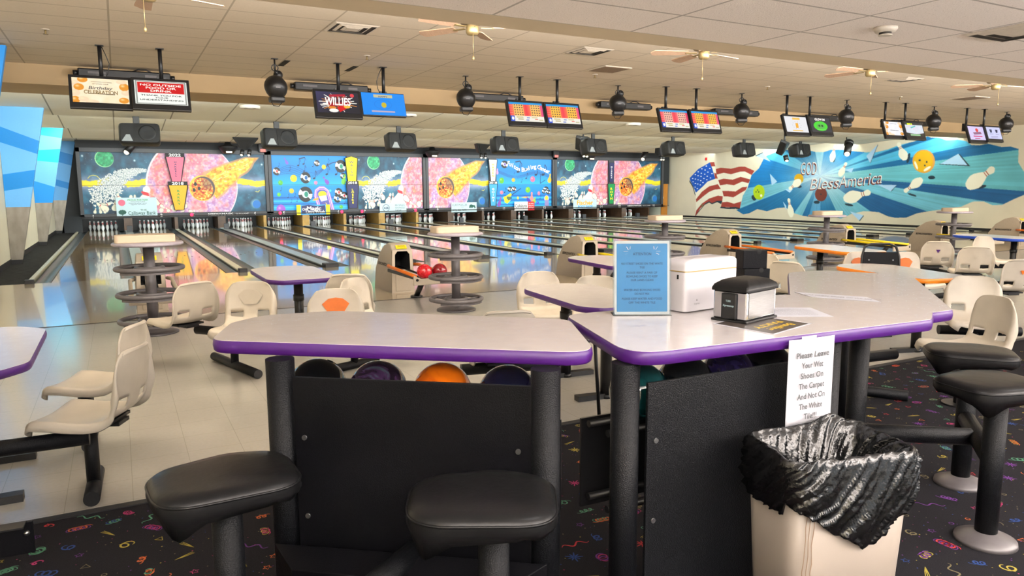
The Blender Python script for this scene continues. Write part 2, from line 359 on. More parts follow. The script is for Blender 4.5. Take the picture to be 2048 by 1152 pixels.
# walls
slab('wall_left', XL-.2, XL, YB, 36.2, -.2, 3.9, 'wall')
slab('wall_right', XR, XR+.2, YB, 36.2, -.2, 3.9, 'wall')
slab('wall_end', XL-.2, XR+.2, 36.2, 36.4, -.3, 3.9, 'darkwall')
slab('baseboard_left', XL, XL+.012, YB, 33.4, 0, .12, 'basebd')
slab('baseboard_right', XR-.012, XR, YB, 31.2, 0, .10, 'basebd')
# ceilings
slab('ceiling', XL, XR, YB, 4.8, 2.80, 2.9, 'ceil_near')['label'] = 'low ceiling of fissured tiles over the concourse'
slab('trim_3', XL, XR, 4.8, 5.14, 2.80, 2.9, 'drywall')['label'] = 'smooth cream soffit at the edge of the low ceiling'
slab('trim_4', XL, XR, 4.75, 4.85, 2.9, 3.75, 'drywall')
slab('ceiling', XL, XR, 4.8, 14.4, 3.63, 3.73, 'ceil_far')['label'] = 'high ceiling of flat tiles carrying the fans'
slab('trim_5', XL, XR, 14.4, 15.8, 3.31, 3.73, 'bulk')['label'] = 'tan bulkhead dropping from the high ceiling at the foul line'
def step(y0, y1):
    mb = MB(); V = [(x, y, z) for x in (XL, XR) for y, z in ((y0, 3.56), (y1, 3.31), (y1, 3.36), (y0, 3.61))]
    mb.add(V, [(0, 1, 5, 4), (1, 2, 6, 5), (2, 3, 7, 6), (3, 0, 4, 7)])
    o = struct(mb.make('ceiling', 'ceil_lane')); o['label'] = 'sloping tiled ceiling step over the lanes'
for a, b in ((15.8, 20.0), (20.0, 24.0), (24.0, 28.2), (28.2, 36.2)): step(a, b)
slab('ceiling', XL, XR, 14.4, 36.2, 3.78, 3.85, 'drywall')
# tapered wall columns
def column(y, label, stripes, top=3.45, base='brushed'):
    L, Rb, Rt = -2.125, -1.93, -1.255
    xr = lambda z: Rb+(Rt-Rb)*z/3.45
    t = thing('wall_column', label, 'column', (0, y, 0), group='tapered columns along the left wall')
    def wedge(nm, z0a, z0b, z1a, z1b, m, yy=0, th=.14):
        V = [(L, yy, z0a), (xr(z0b), yy, z0b), (xr(z1b), yy, z1b), (L, yy, z1a)]; V += [(v[0], yy+th, v[2]) for v in V]
        return MB().add(V, [(0, 1, 2, 3), (7, 6, 5, 4), (0, 4, 5, 1), (1, 5, 6, 2), (2, 6, 7, 3), (3, 7, 4, 0)]).make(nm, m, t)
    wedge('plinth', 0, 0, .1, .1, 'basebd', -.004)
    wedge('metal_base', .1, .1, 1.24, 1.24, base)
    for a in stripes:
        wedge('painted_stripe', *a)
column(19.0, 'nearer tapered wall column, pale and strong blue stripes over a metal base', [(1.24, 1.24, 1.587, 1.68, 'b1'), (1.587, 1.68, 1.937, 2.04, 'b2'), (1.937, 2.04, 2.62, 2.38, 'b1'), (2.62, 2.38, 2.96, 2.66, 'b2'), (2.96, 2.66, 3.45, 3.45, 'b1')])
column(25.4, 'middle tapered wall column with cyan light coloured into its top stripes', [(1.24, 1.24, 1.89, 1.70, 'b2'), (1.89, 1.70, 2.47, 2.41, 'b1'), (2.47, 2.41, 2.74, 2.81, 'b4'), (2.74, 2.81, 3.24, 3.12, 'b3'), (3.24, 3.12, 3.42, 3.42, 'b4')])
column(32.3, 'farthest tapered wall column, blue, next to the dark end wall', [(1.24, 1.24, 1.83, 1.66, 'b1'), (1.83, 1.66, 2.07, 1.89, 'b2'), (2.07, 1.89, 2.75, 2.53, 'b1'), (2.75, 2.53, 3.16, 2.93, 'b2'), (3.16, 2.93, 3.5, 3.5, 'b1')])
column(12.6, 'blue tapered wall column cut off by the left edge of the photo', [(1.24, 1.24, 1.7, 1.6, 'b1'), (1.7, 1.6, 2.1, 2.2, 'b2'), (2.1, 2.2, 2.8, 2.6, 'b1'), (2.8, 2.6, 3.6, 3.6, 'b2')])
# dark header and end frame round the masking units
struct(MB().box(((-1.24+26.85)/2, 31.62, 3.34), (28.09, .16, .36)).make('trim_6', 'darkwall', fix=False))
struct(MB().box((26.64, 31.62, 2.49), (.44, .16, 1.36)).make('trim_7', 'darkwall', fix=False))
struct(MB().box((-1.55, 33.0, 1.75), (.35, .2, 3.5)).make('trim_8', 'darkwall', fix=False))
struct(MB().box((-1.55, 32.4, 1.75), (.6, .06, 3.5)).make('trim_9', 'darkwall', fix=False))
d = struct(MB().box((26.62, 31.62, .9), (.42, .06, 1.8)).make('door_1', 'door', fix=False))
MB().box((26.47, 31.57, 1.05), (.05, .05, .12)).make('door_handle', 'white', d)
# ---------------------------------------------------------------- lanes
NAMES = 'one two three four five six seven eight nine ten eleven twelve thirteen fourteen fifteen sixteen'.split()
for k in range(16):
    x = lane_x(k); t = thing('bowling_lane', 'glossy wooden bowling lane number %s, running to its rack of pins' % NAMES[k], 'bowling lane', (x+LW/2, YF, 0), group='bowling lanes')
    mb = MB().box((0, 9.57, -.08), (LW, 19.14, .16)); mb.make('lane_surface', 'lane', t, fix=False)
    mb = MB()
    for i in range(7):
        a = (i-3)*.14; yy = 4.75-abs(i-3)*.32*.9
        mb.add([(a-.022, yy, .0012), (a+.022, yy, .0012), (a, yy+.15, .0012)], [(0, 1, 2)])
    mb.make('aiming_arrows', 'dkwood', t, fix=False)
    for s in (-1, 1):
        g = MB(); g.grid(lambda u, v: (s*(LW/2+.1175)+.1175*math.cos(math.pi*(1+v)), 19.1*u, .02+.09*math.sin(math.pi*(1+v))-.01), 1, 8)
        g.make('gutter', 'gutter', t)
def cap(x, w, label, track):
    t = thing('lane_divider', label, 'lane divider', (x, YF, 0), group='dividers between the lanes')
    mb = MB(); mb.prism([(-w/2, .02), (w/2, .02), (w/2, 17.6), (-w/2, 17.6)], -.15, .035); mb.make('cap_strip', 'captrack' if track else 'cap', t, bevel=.01)
    for s in (-1, 1): MB().box((s*(w/2+.004), 8.8, -.03), (.012, 17.5, .09)).make('side_rail', 'black', t, fix=False)
    MB().box((0, .12 if track else .02, .03), (w+.02, .28 if track else .16, .09)).make('end_block', 'black', t, bevel=.015)
    return t
for k in range(8):
    xm = lane_x(2*k)+LW+.235+(PAIR-.61-2*LW-.47)/2
    cap(xm, PAIR-.61-2*LW-.47, 'wide ball track cover between lanes %s and %s' % (NAMES[2*k], NAMES[2*k+1]), True)
    MB_ = MB().prism([(-.1, -.09), (.1, -.09), (.08, .09), (-.08, .09)], 0, .22)
    tag(MB_.make('sensor_box', 'frame', None, (xm+.02, YF+16.6, .036), bevel=.01), 'small grey sensor box on the divider between lanes %s and %s' % (NAMES[2*k], NAMES[2*k+1]), 'sensor box', 'sensor boxes by the pins')
    if k < 7: cap(lane_x(2*k+1)+LW+.305, .14, 'narrow divider cap between lanes %s and %s' % (NAMES[2*k+1], NAMES[2*k+2]), False)
t = thing('side_kerb', 'cream kerb rail along the outer gutter of lane 1', 'kerb', (-1.43, YF, 0))
MB().box((0, 8.7, .0), (.07, 17.4, .1)).make('rail', 'cap', t, bevel=.01); MB().box((0, .0, .02), (.14, .12, .1)).make('end_block', 'black', t, bevel=.01)
t = thing('side_kerb', 'pale kerb rail along the gutter of lane 16 below the mural', 'kerb', (26.36, YF, 0))
MB().box((0, 8.7, .0), (.1, 17.4, .1)).make('rail', 'cap', t, bevel=.01); MB().box((0, .0, .02), (.14, .12, .1)).make('end_block', 'black', t, bevel=.01)
# pits
struct(MB().box((12.7, 34.75, .2), (28.5, .05, .8)).make('trim_10', 'black', fix=False))
struct(MB().box((12.7, 34.4, -.1), (28.5, .9, .02)).make('trim_11', 'black', fix=False))
struct(MB().box((12.7, 33.0, .62), (28.0, 3.4, .02)).make('trim_12', 'black', fix=False))
for k in range(17):
    for j in (0, 1):
        if j == 0 and k < 8: x, wd = lane_x(2*k)+LW+.235+.13, .3
        elif j == 1 and 0 < k < 8: x, wd = lane_x(2*k)-.305, .12
        elif j == 1 and k in (0, 8): x, wd = (-1.4 if k == 0 else lane_x(15)+LW+.3), .08
        else: continue
        m = 'wood' if (2 <= k <= 3 or (k == 4 and j == 1)) else 'dkwood'
        tag(MB().box((x, 33.55, .3), (wd, 1.9, .6)).make('pit_side_board', m, fix=False), '%s pit side board %s' % ('ochre' if m == 'wood' else 'dark brown', ('between the pins of lanes %s and %s' % (NAMES[2*k], NAMES[2*k+1])) if j == 0 else ('between the pins of lanes %s and %s' % (NAMES[2*k-1], NAMES[2*k]) if 0 < k < 8 else ('outside the pins of lane 1' if k == 0 else 'outside the pins of lane 16'))), 'side board', 'side boards of the pin decks')
# pins
prof = [(.0001, 0), (.0258, 0), (.030, .02), (.047, .06), (.0606, .114), (.0565, .16), (.044, .2), (.0306, .235), (.0236, .262), (.0245, .285), (.0305, .32), (.0324, .345), (.028, .368), (.016, .379), (.0001, .381)]
mis = [0]*14; mis[7] = 1; mis[9] = 1
pin0 = None
for k in range(16):
    for r in range(4):
        for c in range(r+1):
            x = lane_x(k)+LW/2+(c-r/2)*.3048; y = YF+18.29+r*.264
            if pin0 is None: p = pin0 = MB().lathe(prof, 14, mis=mis).make('bowling_pin', ['pin', 'pinred'])
            else: p = pin0.copy(); COL.objects.link(p)
            p.location = (x, y, 0.001); tag(p, 'white bowling pin with red neck stripes, racked on lane %s' % NAMES[k], 'bowling pin', 'pins racked on lane %s' % NAMES[k])
# ================================================================ painted and printed art (vertex colours)
class Cv:
    """tiny raster: paint in user units, then hand the colours to a grid mesh"""
    def __init__(s, w, h, x0, x1, y0, y1, ss=2):
        s.w, s.h, s.ss = w, h, ss; W_, H_ = w*ss, h*ss
        s.x = x0+(np.arange(W_)+.5)/W_*(x1-x0); s.y = y0+(np.arange(H_)+.5)/H_*(y1-y0)
        s.X, s.Y = np.meshgrid(s.x, s.y); s.a = np.zeros((H_, W_, 3)); s.rng = np.random.default_rng(5)
    def put(s, m, c, al=1.):
        m = (m*al)[..., None]; s.a = s.a*(1-m)+np.array(c)/255*m if np.ndim(c) == 1 else s.a*(1-m)+c*m
    def _box(s, P, pad=0):
        xs = [p[0] for p in P]; ys = [p[1] for p in P]
        def rg(v, a, b):
            if v[0] > v[-1]:
                i = np.nonzero((v >= a) & (v <= b))[0]
            else: i = np.nonzero((v >= a) & (v <= b))[0]
            return (i[0], i[-1]+1) if len(i) else (0, 0)
        return rg(s.x, min(xs)-pad, max(xs)+pad)+rg(s.y, min(ys)-pad, max(ys)+pad)
    def pmask(s, P):
        i0, i1, j0, j1 = s._box(P); m = np.zeros(s.X.shape, bool)
        if i1 <= i0 or j1 <= j0: return m
        X = s.X[j0:j1, i0:i1]; Y = s.Y[j0:j1, i0:i1]; q = np.zeros(X.shape, bool); n = len(P)
        for k in range(n):
            xa, ya = P[k]; xb, yb = P[(k+1) % n]
            if ya == yb: continue
            q ^= ((ya > Y) != (yb > Y)) & (X < (xb-xa)*(Y-ya)/(yb-ya)+xa)
        m[j0:j1, i0:i1] = q; return m
    def poly(s, P, c, al=1.): s.put(s.pmask(P).astype(float), c, al)
    def ell(s, cx, cy, rx, ry, c, al=1., ang=0, soft=0):
        a = R(ang); dx = s.X-cx; dy = s.Y-cy; u = (dx*math.cos(a)+dy*math.sin(a))/rx; v = (-dx*math.sin(a)+dy*math.cos(a))/ry; d = np.sqrt(u*u+v*v)
        s.put(np.clip((1-d)/soft, 0, 1) if soft else (d < 1).astype(float), c, al)
    def line(s, P, w, c, al=1.):
        i0, i1, j0, j1 = s._box(P, w)
        if i1 <= i0 or j1 <= j0: return
        X = s.X[j0:j1, i0:i1]; Y = s.Y[j0:j1, i0:i1]; D = np.full(X.shape, 1e9)
        for (xa, ya), (xb, yb) in zip(P[:-1], P[1:]):
            dx, dy = xb-xa, yb-ya; t = np.clip(((X-xa)*dx+(Y-ya)*dy)/(dx*dx+dy*dy+1e-12), 0, 1); D = np.minimum(D, (X-xa-t*dx)**2+(Y-ya-t*dy)**2)
        m = np.zeros(s.X.shape); m[j0:j1, i0:i1] = D < (w/2)**2; s.put(m, c, al)
    def noise(s, sc_, seed=0, octv=3):
        out = np.zeros(s.X.shape); am = 1; tot = 0
        for o in range(octv):
            g = np.random.default_rng(seed+o).random((64, 64)); u = (s.X/sc_*2**o) % 63; v = (s.Y/sc_*2**o) % 63
            i = np.floor(u).astype(int); j = np.floor(v).astype(int); fu = u-i; fv = v-j; fu = fu*fu*(3-2*fu); fv = fv*fv*(3-2*fv)
            i2 = (i+1) % 64; j2 = (j+1) % 64
            out += am*((g[j, i]*(1-fu)+g[j, i2]*fu)*(1-fv)+(g[j2, i]*(1-fu)+g[j2, i2]*fu)*fv); tot += am; am *= .5
        return out/tot
    def pin(s, bx, by, hx, hy, w, c=(226, 226, 205), o=None, band=(190, 50, 60)):
        L = math.hypot(hx-bx, hy-by); ux, uy = (hx-bx)/L, (hy-by)/L; nx, ny = -uy, ux
        pr = [(0, .5), (.06, .75), (.16, .95), (.28, 1.), (.4, .92), (.55, .6), (.68, .36), (.76, .32), (.85, .44), (.93, .42), (1, .2)]
        def sh(k): return [(bx+ux*L*t+nx*w*r*k, by+uy*L*t+ny*w*r*k) for t, r in pr]+[(bx+ux*L*t-nx*w*r*k, by+uy*L*t-ny*w*r*k) for t, r in pr[::-1]]
        if o: s.poly(sh(1.18), o)
        s.poly(sh(1), c)
        if band: s.line([(bx+ux*L*.7+nx*w*.3, by+uy*L*.7+ny*w*.3), (bx+ux*L*.7-nx*w*.3, by+uy*L*.7-ny*w*.3)], L*.06, band)
    def out(s):
        a = s.a.reshape(s.h, s.ss, s.w, s.ss, 3).mean((1, 3)); a = np.clip(a, 0, 1)
        return np.where(a <= .04045, a/12.92, ((a+.055)/1.055)**2.4)
def art_grid(name, rgb, o, u, v, m, parent=None, mask=None):
    """grid mesh carrying colours; row 0 is the top; o = top left corner, u across, v down"""
    h, w, _ = rgb.shape; o = np.array(o, float); u = np.array(u, float); v = np.array(v, float)
    a = (np.arange(w)/(w-1))[None, :, None]; b = (np.arange(h)/(h-1))[:, None, None]
    co = (o+a*u+b*v).reshape(-1, 3); i = (np.arange(h-1)[:, None]*w+np.arange(w-1)[None, :]).reshape(-1)
    if mask is not None:
        mk = mask[:-1, :-1] | mask[1:, 1:] | mask[1:, :-1] | mask[:-1, 1:]; i = i[mk.reshape(-1)]
    me = bpy.data.meshes.new(name); n = len(i); me.vertices.add(len(co)); me.vertices.foreach_set('co', co.ravel())
    me.loops.add(4*n); me.loops.foreach_set('vertex_index', np.stack([i, i+w, i+w+1, i+1], 1).ravel())
    me.polygons.add(n); me.polygons.foreach_set('loop_start', np.arange(n)*4)
    me.update(calc_edges=True); at = me.color_attributes.new('Col', 'FLOAT_COLOR', 'POINT')
    at.data.foreach_set('color', np.concatenate([rgb.reshape(-1, 3), np.ones((h*w, 1))], 1).ravel()); me.materials.append(M[m])
    me.validate(); ob = bpy.data.objects.new(name, me); COL.objects.link(ob)
    if parent: ob.parent = parent
    return ob
def mixc(t, *cs):
    cs = np.array(cs, float)/255; t = np.clip(t, 0, 1)*(len(cs)-1); i = np.minimum(t.astype(int), len(cs)-2); f = (t-i)[..., None]
    return cs[i]*(1-f)+cs[i+1]*f
AW, AH = 230, 160
def space(part):
    """part 0: pins and planet's left half, part 1: planet's right half and comet ball; units: px of the 4-lane picture"""
    c = Cv(AW, AH, 30 if part == 0 else 1045, 1045 if part == 0 else 1950, 120, 752)
    X, Y = c.X, c.Y; n = c.noise(60, 1)
    sky = mixc(.5+.9*(n-.5)-.35*(np.abs(Y-440)/320-.5), (14, 40, 62), (28, 84, 112), (52, 124, 150)); c.a = sky
    g = np.exp(-((Y-440)/75)**2)*(.55+.5*c.noise(40, 9)); c.put(np.clip(g, 0, .9), (176, 170, 205))
    c.put((np.abs(Y-(428+14*np.sin(X/70)+(c.noise(30, 4)-.5)*26)) < 30).astype(float)*((X < 705) | (X > 1560)), (246, 222, 28), .95)
    rg = np.random.default_rng(11)
    for i in range(90): c.ell(rg.uniform(30, 1950), rg.uniform(120, 752), 2.2, 2.2, (220, 240, 250), .8)
    for x, y in ((72, 165), (598, 205), (1922, 232)): c.ell(x, y, 16, 16, (235, 250, 255), 1, 0, 1)
    c.ell(290, 190, 96, 86, (150, 220, 160)); c.ell(294, 188, 90, 80, mixc(c.noise(26, 3), (20, 90, 60), (40, 170, 110), (110, 220, 160)))
    pc = mixc(c.noise(75, 21, 4)*1.5-.25+(X-1175)/2600, (232, 120, 84), (206, 92, 116), (222, 138, 134), (190, 140, 180), (146, 112, 180), (214, 186, 220))*.78+.22*np.array([238, 214, 226])/255
    c.ell(1175, 470, 478, 486, (235, 215, 225)); c.ell(1180, 470, 464, 474, pc)
    cr = c.noise(18, 40, 3); m = (((X-1180)/464)**2+((Y-470)/474)**2 < 1); c.put(m*np.clip((cr-.55)*5, 0, 1), (248, 214, 210), .5); c.put(m*np.clip((.45-cr)*5, 0, 1), (176, 84, 130), .4)
    if part == 0:
        for i in range(1700):
            t = rg.random()**1.3; y = 305+30*t; cx = 700-450*t; y = 305+ (300*t*t) + rg.uniform(-1, 1)*(14+110*t*(1-.35*t)); cx = 700-470*t**.8+rg.uniform(-1, 1)*(20+120*t)
            if y > 720: continue
            s_ = 3.5+8*t+rg.random()*4; a = rg.uniform(0, 180); c.ell(cx, y, s_*1.25, s_*.72, (40, 70, 90), .45, a); c.ell(cx, y, s_, s_*.5, (232, 236, 232), 1, a)
        for b in ((200, 690, 320, 640, 36), (290, 720, 180, 640, 34), (430, 640, 395, 540, 30), (150, 745, 165, 690, 16), (215, 745, 200, 690, 16), (250, 745, 260, 705, 14), (480, 700, 540, 560, 40), (350, 720, 370, 620, 30), (560, 720, 575, 555, 26)): c.pin(*b, o=(70, 80, 90))
        c.pin(640, 752, 712, 470, 92, (222, 222, 214), None, (200, 50, 60)); c.line([(655, 530), (712, 545)], 22, (206, 44, 56))
        for b in ((740, 600, 870, 690, 36), (900, 660, 915, 625, 14), (830, 735, 880, 690, 24), (930, 740, 900, 700, 20), (960, 720, 1040, 650, 40), (770, 745, 740, 690, 18)): c.pin(*b, o=(120, 90, 110))
        c.line([(110, 388), (130, 365), (165, 355), (200, 362), (225, 385)], 5, (240, 225, 70))
    else:
        for b in ((1105, 700, 1128, 640, 18), (1060, 735, 1110, 690, 26), (1140, 752, 1200, 735, 30)): c.pin(*b, o=(140, 90, 120))
        fl = [(1330, 345), (1420, 285), (1520, 245), (1640, 205), (1760, 165), (1880, 165), (1830, 200), (1800, 260), (1750, 310), (1680, 350), (1640, 410), (1560, 470), (1500, 540), (1420, 600), (1380, 470)]
        c.poly([(1290, 330)]+[(x-12, y-14) for x, y in fl[1:5]]+[(1900, 155)]+[(x+14, y+16) for x, y in fl[6:]], (226, 150, 90), .7)
        c.poly(fl, mixc(c.noise(26, 50, 4)*1.4-.2, (206, 104, 20), (240, 160, 40), (250, 206, 70), (255, 240, 190)))
        for i in range(70):
            q = rg.random(); x0 = 1340+q*420+rg.uniform(-20, 20); y0_ = 430-q*215+rg.uniform(-70, 70)*(1-q*.5); c.line([(x0, y0_), (x0+rg.uniform(25, 70), y0_-rg.uniform(10, 34))], rg.uniform(2, 5), [(255, 244, 200), (226, 120, 30), (250, 220, 90)][i % 3], .7)
        c.ell(1290, 490, 132, 138, (250, 190, 60)); c.ell(1300, 490, 118, 126, (70, 60, 66)); c.ell(1285, 500, 112, 120, mixc(c.noise(14, 60, 3)*1.5-.25, (150, 30, 20), (220, 90, 30), (246, 180, 60), (255, 240, 180)))
        c.ell(1345, 440, 90, 100, (90, 76, 80), .55, 0, .6)
        for x, y in ((1222, 445), (1205, 508), (1256, 492)): c.ell(x, y, 15, 21, (22, 18, 22))
        c.ell(1835, 665, 62, 62, (190, 225, 245), .8, 0, .7); c.ell(1846, 672, 43, 45, (24, 110, 190)); c.line([(1840, 530), (1870, 535), (1885, 515)], 5, (236, 220, 70))
    return c.out()
def vinylrec(c, x, y, r, col):
    c.ell(x, y, r*.92, r, (28, 30, 34))
    for a in (20, 200):
        p = [(x+r*.95*math.cos(R(a+d))*.95, y+r*.95*math.sin(R(a+d))) for d in (-24, 0, 24)]; c.poly([(x, y)]+p, (236, 240, 236))
    c.ell(x, y, r*.44, r*.46, (215, 235, 240)); c.ell(x+r*.1, y, r*.26, r*.36, col)
def note(c, x, y, h, k=(16, 40, 70), fl=1):
    c.ell(x, y, h*.16, h*.11, k, 1, -20); c.line([(x+h*.14, y), (x+h*.2, y-h)], h*.05, k)
    if fl: c.line([(x+h*.2, y-h), (x+h*.36, y-h*.72), (x+h*.34, y-h*.5)], h*.05, k)
def music(part):
    c = Cv(AW, AH, 220, 1000, 100, 665) if part == 0 else Cv(AW, AH, 1115, 1935, 130, 835)
    X, Y = c.X, c.Y; y0, y1, ym = (100, 665, 408) if part == 0 else (130, 835, 512)
    c.a = mixc(np.where(Y < ym, (Y-y0)/(ym-y0), (Y-ym)/(y1-ym)), (0, 140, 226), (8, 124, 206), (30, 170, 236))
    low = Y > ym+(110 if part == 0 else 140)
    for k in range(5):
        yy = ym+(115 if part == 0 else 150)+k*34; c.put(((Y > yy) & (Y < yy+16)).astype(float), (6, 88, 168) if k % 2 == 0 else (60, 190, 240), .8)
    if part == 0:
        for k in range(5): c.line([(270+i*25, 262+k*12-45*math.sin(i*.32)-(i*2.2)+10*k*math.sin(i*.2)) for i in range(28)], 3, (14, 60, 110))
        for x, y, rx, col in ((437, 335, 34, (246, 190, 20)), (757, 218, 22, (250, 200, 20)), (302, 378, 24, (80, 180, 60)), (665, 378, 18, (230, 120, 160)), (410, 462, 24, (250, 180, 10)), (280, 498, 19, (90, 190, 60)), (927, 635, 20, (80, 180, 60)), (815, 462, 12, (60, 200, 180)), (294, 650, 46, (150, 90, 200)), (470, 640, 18, (240, 190, 170))):
            c.ell(x, y, rx, rx*1.05, col); c.ell(x-rx*.3, y-rx*.3, rx*.4, rx*.4, (255, 240, 200), .5, 0, 1)
        for x, y, h in ((490, 205, 70), (545, 190, 70), (640, 215, 46), (548, 262, 60), (650, 335, 80), (795, 190, 60), (785, 292, 90), (885, 292, 90), (290, 215, 34), (398, 258, 44), (370, 530, 40), (440, 520, 38), (400, 580, 34), (460, 570, 34), (300, 460, 40), (965, 600, 40)): note(c, x, y, h)
        c.line([(503, 138), (556, 125)], 10, (16, 40, 70))
        for x, y, r_, col in ((268, 265, 40, (200, 60, 50)), (560, 328, 58, (20, 90, 160)), (685, 180, 32, (140, 100, 80)), (938, 210, 66, (20, 140, 110)), (552, 498, 80, (20, 130, 110)), (905, 480, 46, (190, 60, 50)), (962, 515, 42, (190, 50, 60)), (890, 545, 44, (20, 90, 160)), (960, 310, 34, (20, 120, 110))): vinylrec(c, x, y, r_, col)
        c.pin(800, 392, 745, 318, 20, (120, 70, 180), None, (60, 160, 200)); c.pin(385, 195, 350, 130, 15, (110, 90, 210), None, None); c.pin(955, 395, 985, 290, 24, (110, 190, 60), None, (240, 190, 60))
        jb = lambda k: [(700-k, 665), (655-k, 520), (660-k*.6, 460-k*.6), (700, 430-k), (750, 430-k), (790+k*.6, 460-k*.4), (800+k, 500), (840+k, 665)]
        for k, col in ((14, (200, 120, 220)), (6, (250, 210, 240)), (-2, (90, 110, 220)), (-10, (236, 150, 190)), (-20, (70, 90, 180))): c.poly(jb(k), col)
        c.ell(730, 500, 44, 36, (250, 212, 20)); c.poly([(690, 520), (772, 510), (780, 560), (715, 575)], (225, 222, 226)); c.poly([(715, 580), (785, 565), (810, 665), (740, 665)], (90, 90, 160)); c.line([(760, 590), (772, 600), (755, 640)], 5, (250, 220, 80)); c.poly([(640, 545), (690, 530), (680, 560), (620, 565)], (250, 160, 60))
    else:
        for k in range(5): c.line([(1160+i*28, 330+k*9-40*math.sin(i*.27+2.5)+i*1.2) for i in range(28)], 3, (14, 60, 110))
        for x, y, rx, ry, col in ((1202, 448, 34, 44, (90, 180, 40)), (1370, 440, 25, 28, (240, 170, 40)), (1652, 428, 34, 42, (232, 100, 140)), (1580, 585, 35, 44, (110, 190, 30)), (1200, 622, 24, 28, (216, 110, 140)), (1743, 640, 20, 30, (220, 110, 140)), (1433, 706, 15, 24, (230, 190, 60)), (1725, 785, 20, 24, (60, 80, 200))):
            c.ell(x, y, rx, ry, col); c.ell(x-rx*.3, y-ry*.3, rx*.45, ry*.45, (255, 240, 200), .6, 0, 1)
        for x, y, h in ((1440, 318, 150), (1700, 362, 130), (1805, 360, 150), (1556, 415, 80), (1485, 470, 50), (1240, 620, 70), (1380, 350, 30), (1760, 720, 50)): note(c, x, y, h)
        c.line([(1405, 178), (1465, 165)], 16, (16, 40, 70)); c.line([(1770, 350), (1765, 490), (1840, 440)], 7, (16, 40, 70))
        for x, y, r_, col in ((1245, 215, 54, (110, 70, 170)), (1320, 575, 40, (20, 120, 110)), (1378, 570, 36, (160, 50, 50)), (1850, 580, 44, (30, 60, 110)), (1820, 610, 34, (30, 60, 110)), (1885, 620, 36, (30, 60, 110))): vinylrec(c, x, y, r_, col)
        c.line([(1330, 670), (1475, 565)], 12, (24, 60, 90)); c.poly([(1225, 690), (1270, 672), (1330, 630), (1345, 660), (1320, 690), (1325, 740), (1280, 790), (1245, 770)], (244, 226, 20)); c.poly([(1275, 680), (1340, 690), (1350, 710), (1300, 745), (1270, 710)], (40, 70, 80), .8)
        for b in ((1635, 775, 1638, 620, 30, (236, 130, 130)), (1610, 780, 1550, 670, 26, (70, 60, 180)), (1665, 785, 1690, 700, 24, (150, 190, 60)), (1155, 830, 1190, 690, 24, (130, 70, 170)), (1900, 480, 1918, 345, 28, (246, 180, 40)), (1135, 360, 1145, 275, 20, (230, 150, 200))): c.pin(*b, band=None)
        c.poly([(1475, 695), (1540, 685), (1620, 690), (1540, 712)], (245, 170, 70), .8)
        c.ell(1860, 720, 36, 50, (190, 170, 220)); c.ell(1860, 712, 24, 34, (240, 200, 30)); c.poly([(1835, 740), (1890, 740), (1895, 835), (1830, 835)], (140, 130, 180))
    return c.out()
ART = dict(S=space(0), P=space(1), A=music(0), B=music(1))
YM = 31.46
def mask_unit(n, x0, x1, panels, label):
    """one four-lane masking unit: frame, upper and lower panels, numbers"""
    t = thing('masking_unit', label, 'masking unit', (x0, YM, .57), group='masking units above the pins')
    w = x1-x0; mb = MB(); H = 2.6
    mb.box((w/2, .09, .05), (w, .16, .15)); mb.box((w/2, .09, H-.075), (w, .16, .15))
    for x in (.06, w-.06): mb.box((x, .09, H/2), (.12, .16, H))
    if not (panels[0][1] > panels[1][0]-.1): mb.box(((panels[0][1]+panels[1][0])/2-x0, .09, H/2), (panels[1][0]-panels[0][1], .15, H))
    mb.box((w/2, .14, H/2), (w-.02, .04, H-.02)); mb.make('frame', 'frame', t, fix=False)
    for a, b, key in panels:
        im = ART[key]; hh = int(AH*.535)
        art_grid('upper_panel', im[:hh], (a-x0, .105, 3.03-.57), (b-a, 0, 0), (0, 0, 1.797-3.03), 'art', t)
        art_grid('lower_panel', im[hh:], (a-x0, .098, 1.783-.57), (b-a, 0, 0), (0, 0, .72-1.783), 'art', t)
    tb = MB(); T = frame_T((0, -.001, 0), (1, 0, 0), (0, 0, 1))
    for k in range(4*n, 4*n+4):
        xx = X0+(k//2)*PAIR+1.43+1.152*(1 if k % 2 else -1)
        text(tb, str(k+1), T, .115, None, xx-x0, .062, bold=.03)
    if n in (0, 3):
        xx = X0+(2*n+1)*PAIR+1.43-x0
        text(tb, 'MEDIAMASK', T, .085, .95, xx-.15, .062, bold=.03); text(tb, 'QubicaAMF', T, .06, .5, xx+.66, .062, bold=.01)
    tb.make('lettering', 'white', t, fix=False)
    return t
mask_unit(0, -1.24, 5.55, [(-1.17, 2.125, 'S'), (2.125, 5.42, 'P')], 'masking unit over lanes 1 to 4 showing planets, pins and a fireball')
m1 = mask_unit(1, 5.57, 12.5, [(5.72, 8.85, 'A'), (9.30, 12.35, 'S')], 'masking unit over lanes 5 to 8, blue music picture beside planets')
m2 = mask_unit(2, 12.52, 19.42, [(12.67, 15.75, 'P'), (16.13, 19.28, 'B')], 'masking unit over lanes 9 to 12, fireball beside blue music picture')
mask_unit(3, 19.44, 26.42, [(19.57, 22.74, 'S'), (23.09, 26.27, 'P')], 'rightmost masking unit over lanes 13 to 16 with planets and fireball')
# the bowling centre's name, letter by letter along a wave, on the music panel
tb = MB(); words = 'Fulton Bowling Center'; T0 = (16.13-12.52, .1, 0)
for i, ch in enumerate(words):
    if ch == ' ': continue
    s = i/(len(words)-1); px = 1300+s*595; py = 235+45*math.sin(s*8.6-1.2)*(.9-.3*s)+55*s
    x = T0[0]+(px-1115)/820*3.15; z = 3.03-.57-(py-130)/(512-130)*1.233; a = .25*math.cos(s*8.6-1.2)*-1
    text(tb, ch, frame_T((x, .098, z), (math.cos(a), 0, math.sin(a)), (-math.sin(a), 0, math.cos(a))), .2, None, bold=.03)
tb.make('lettering', 'white', m2, fix=False)
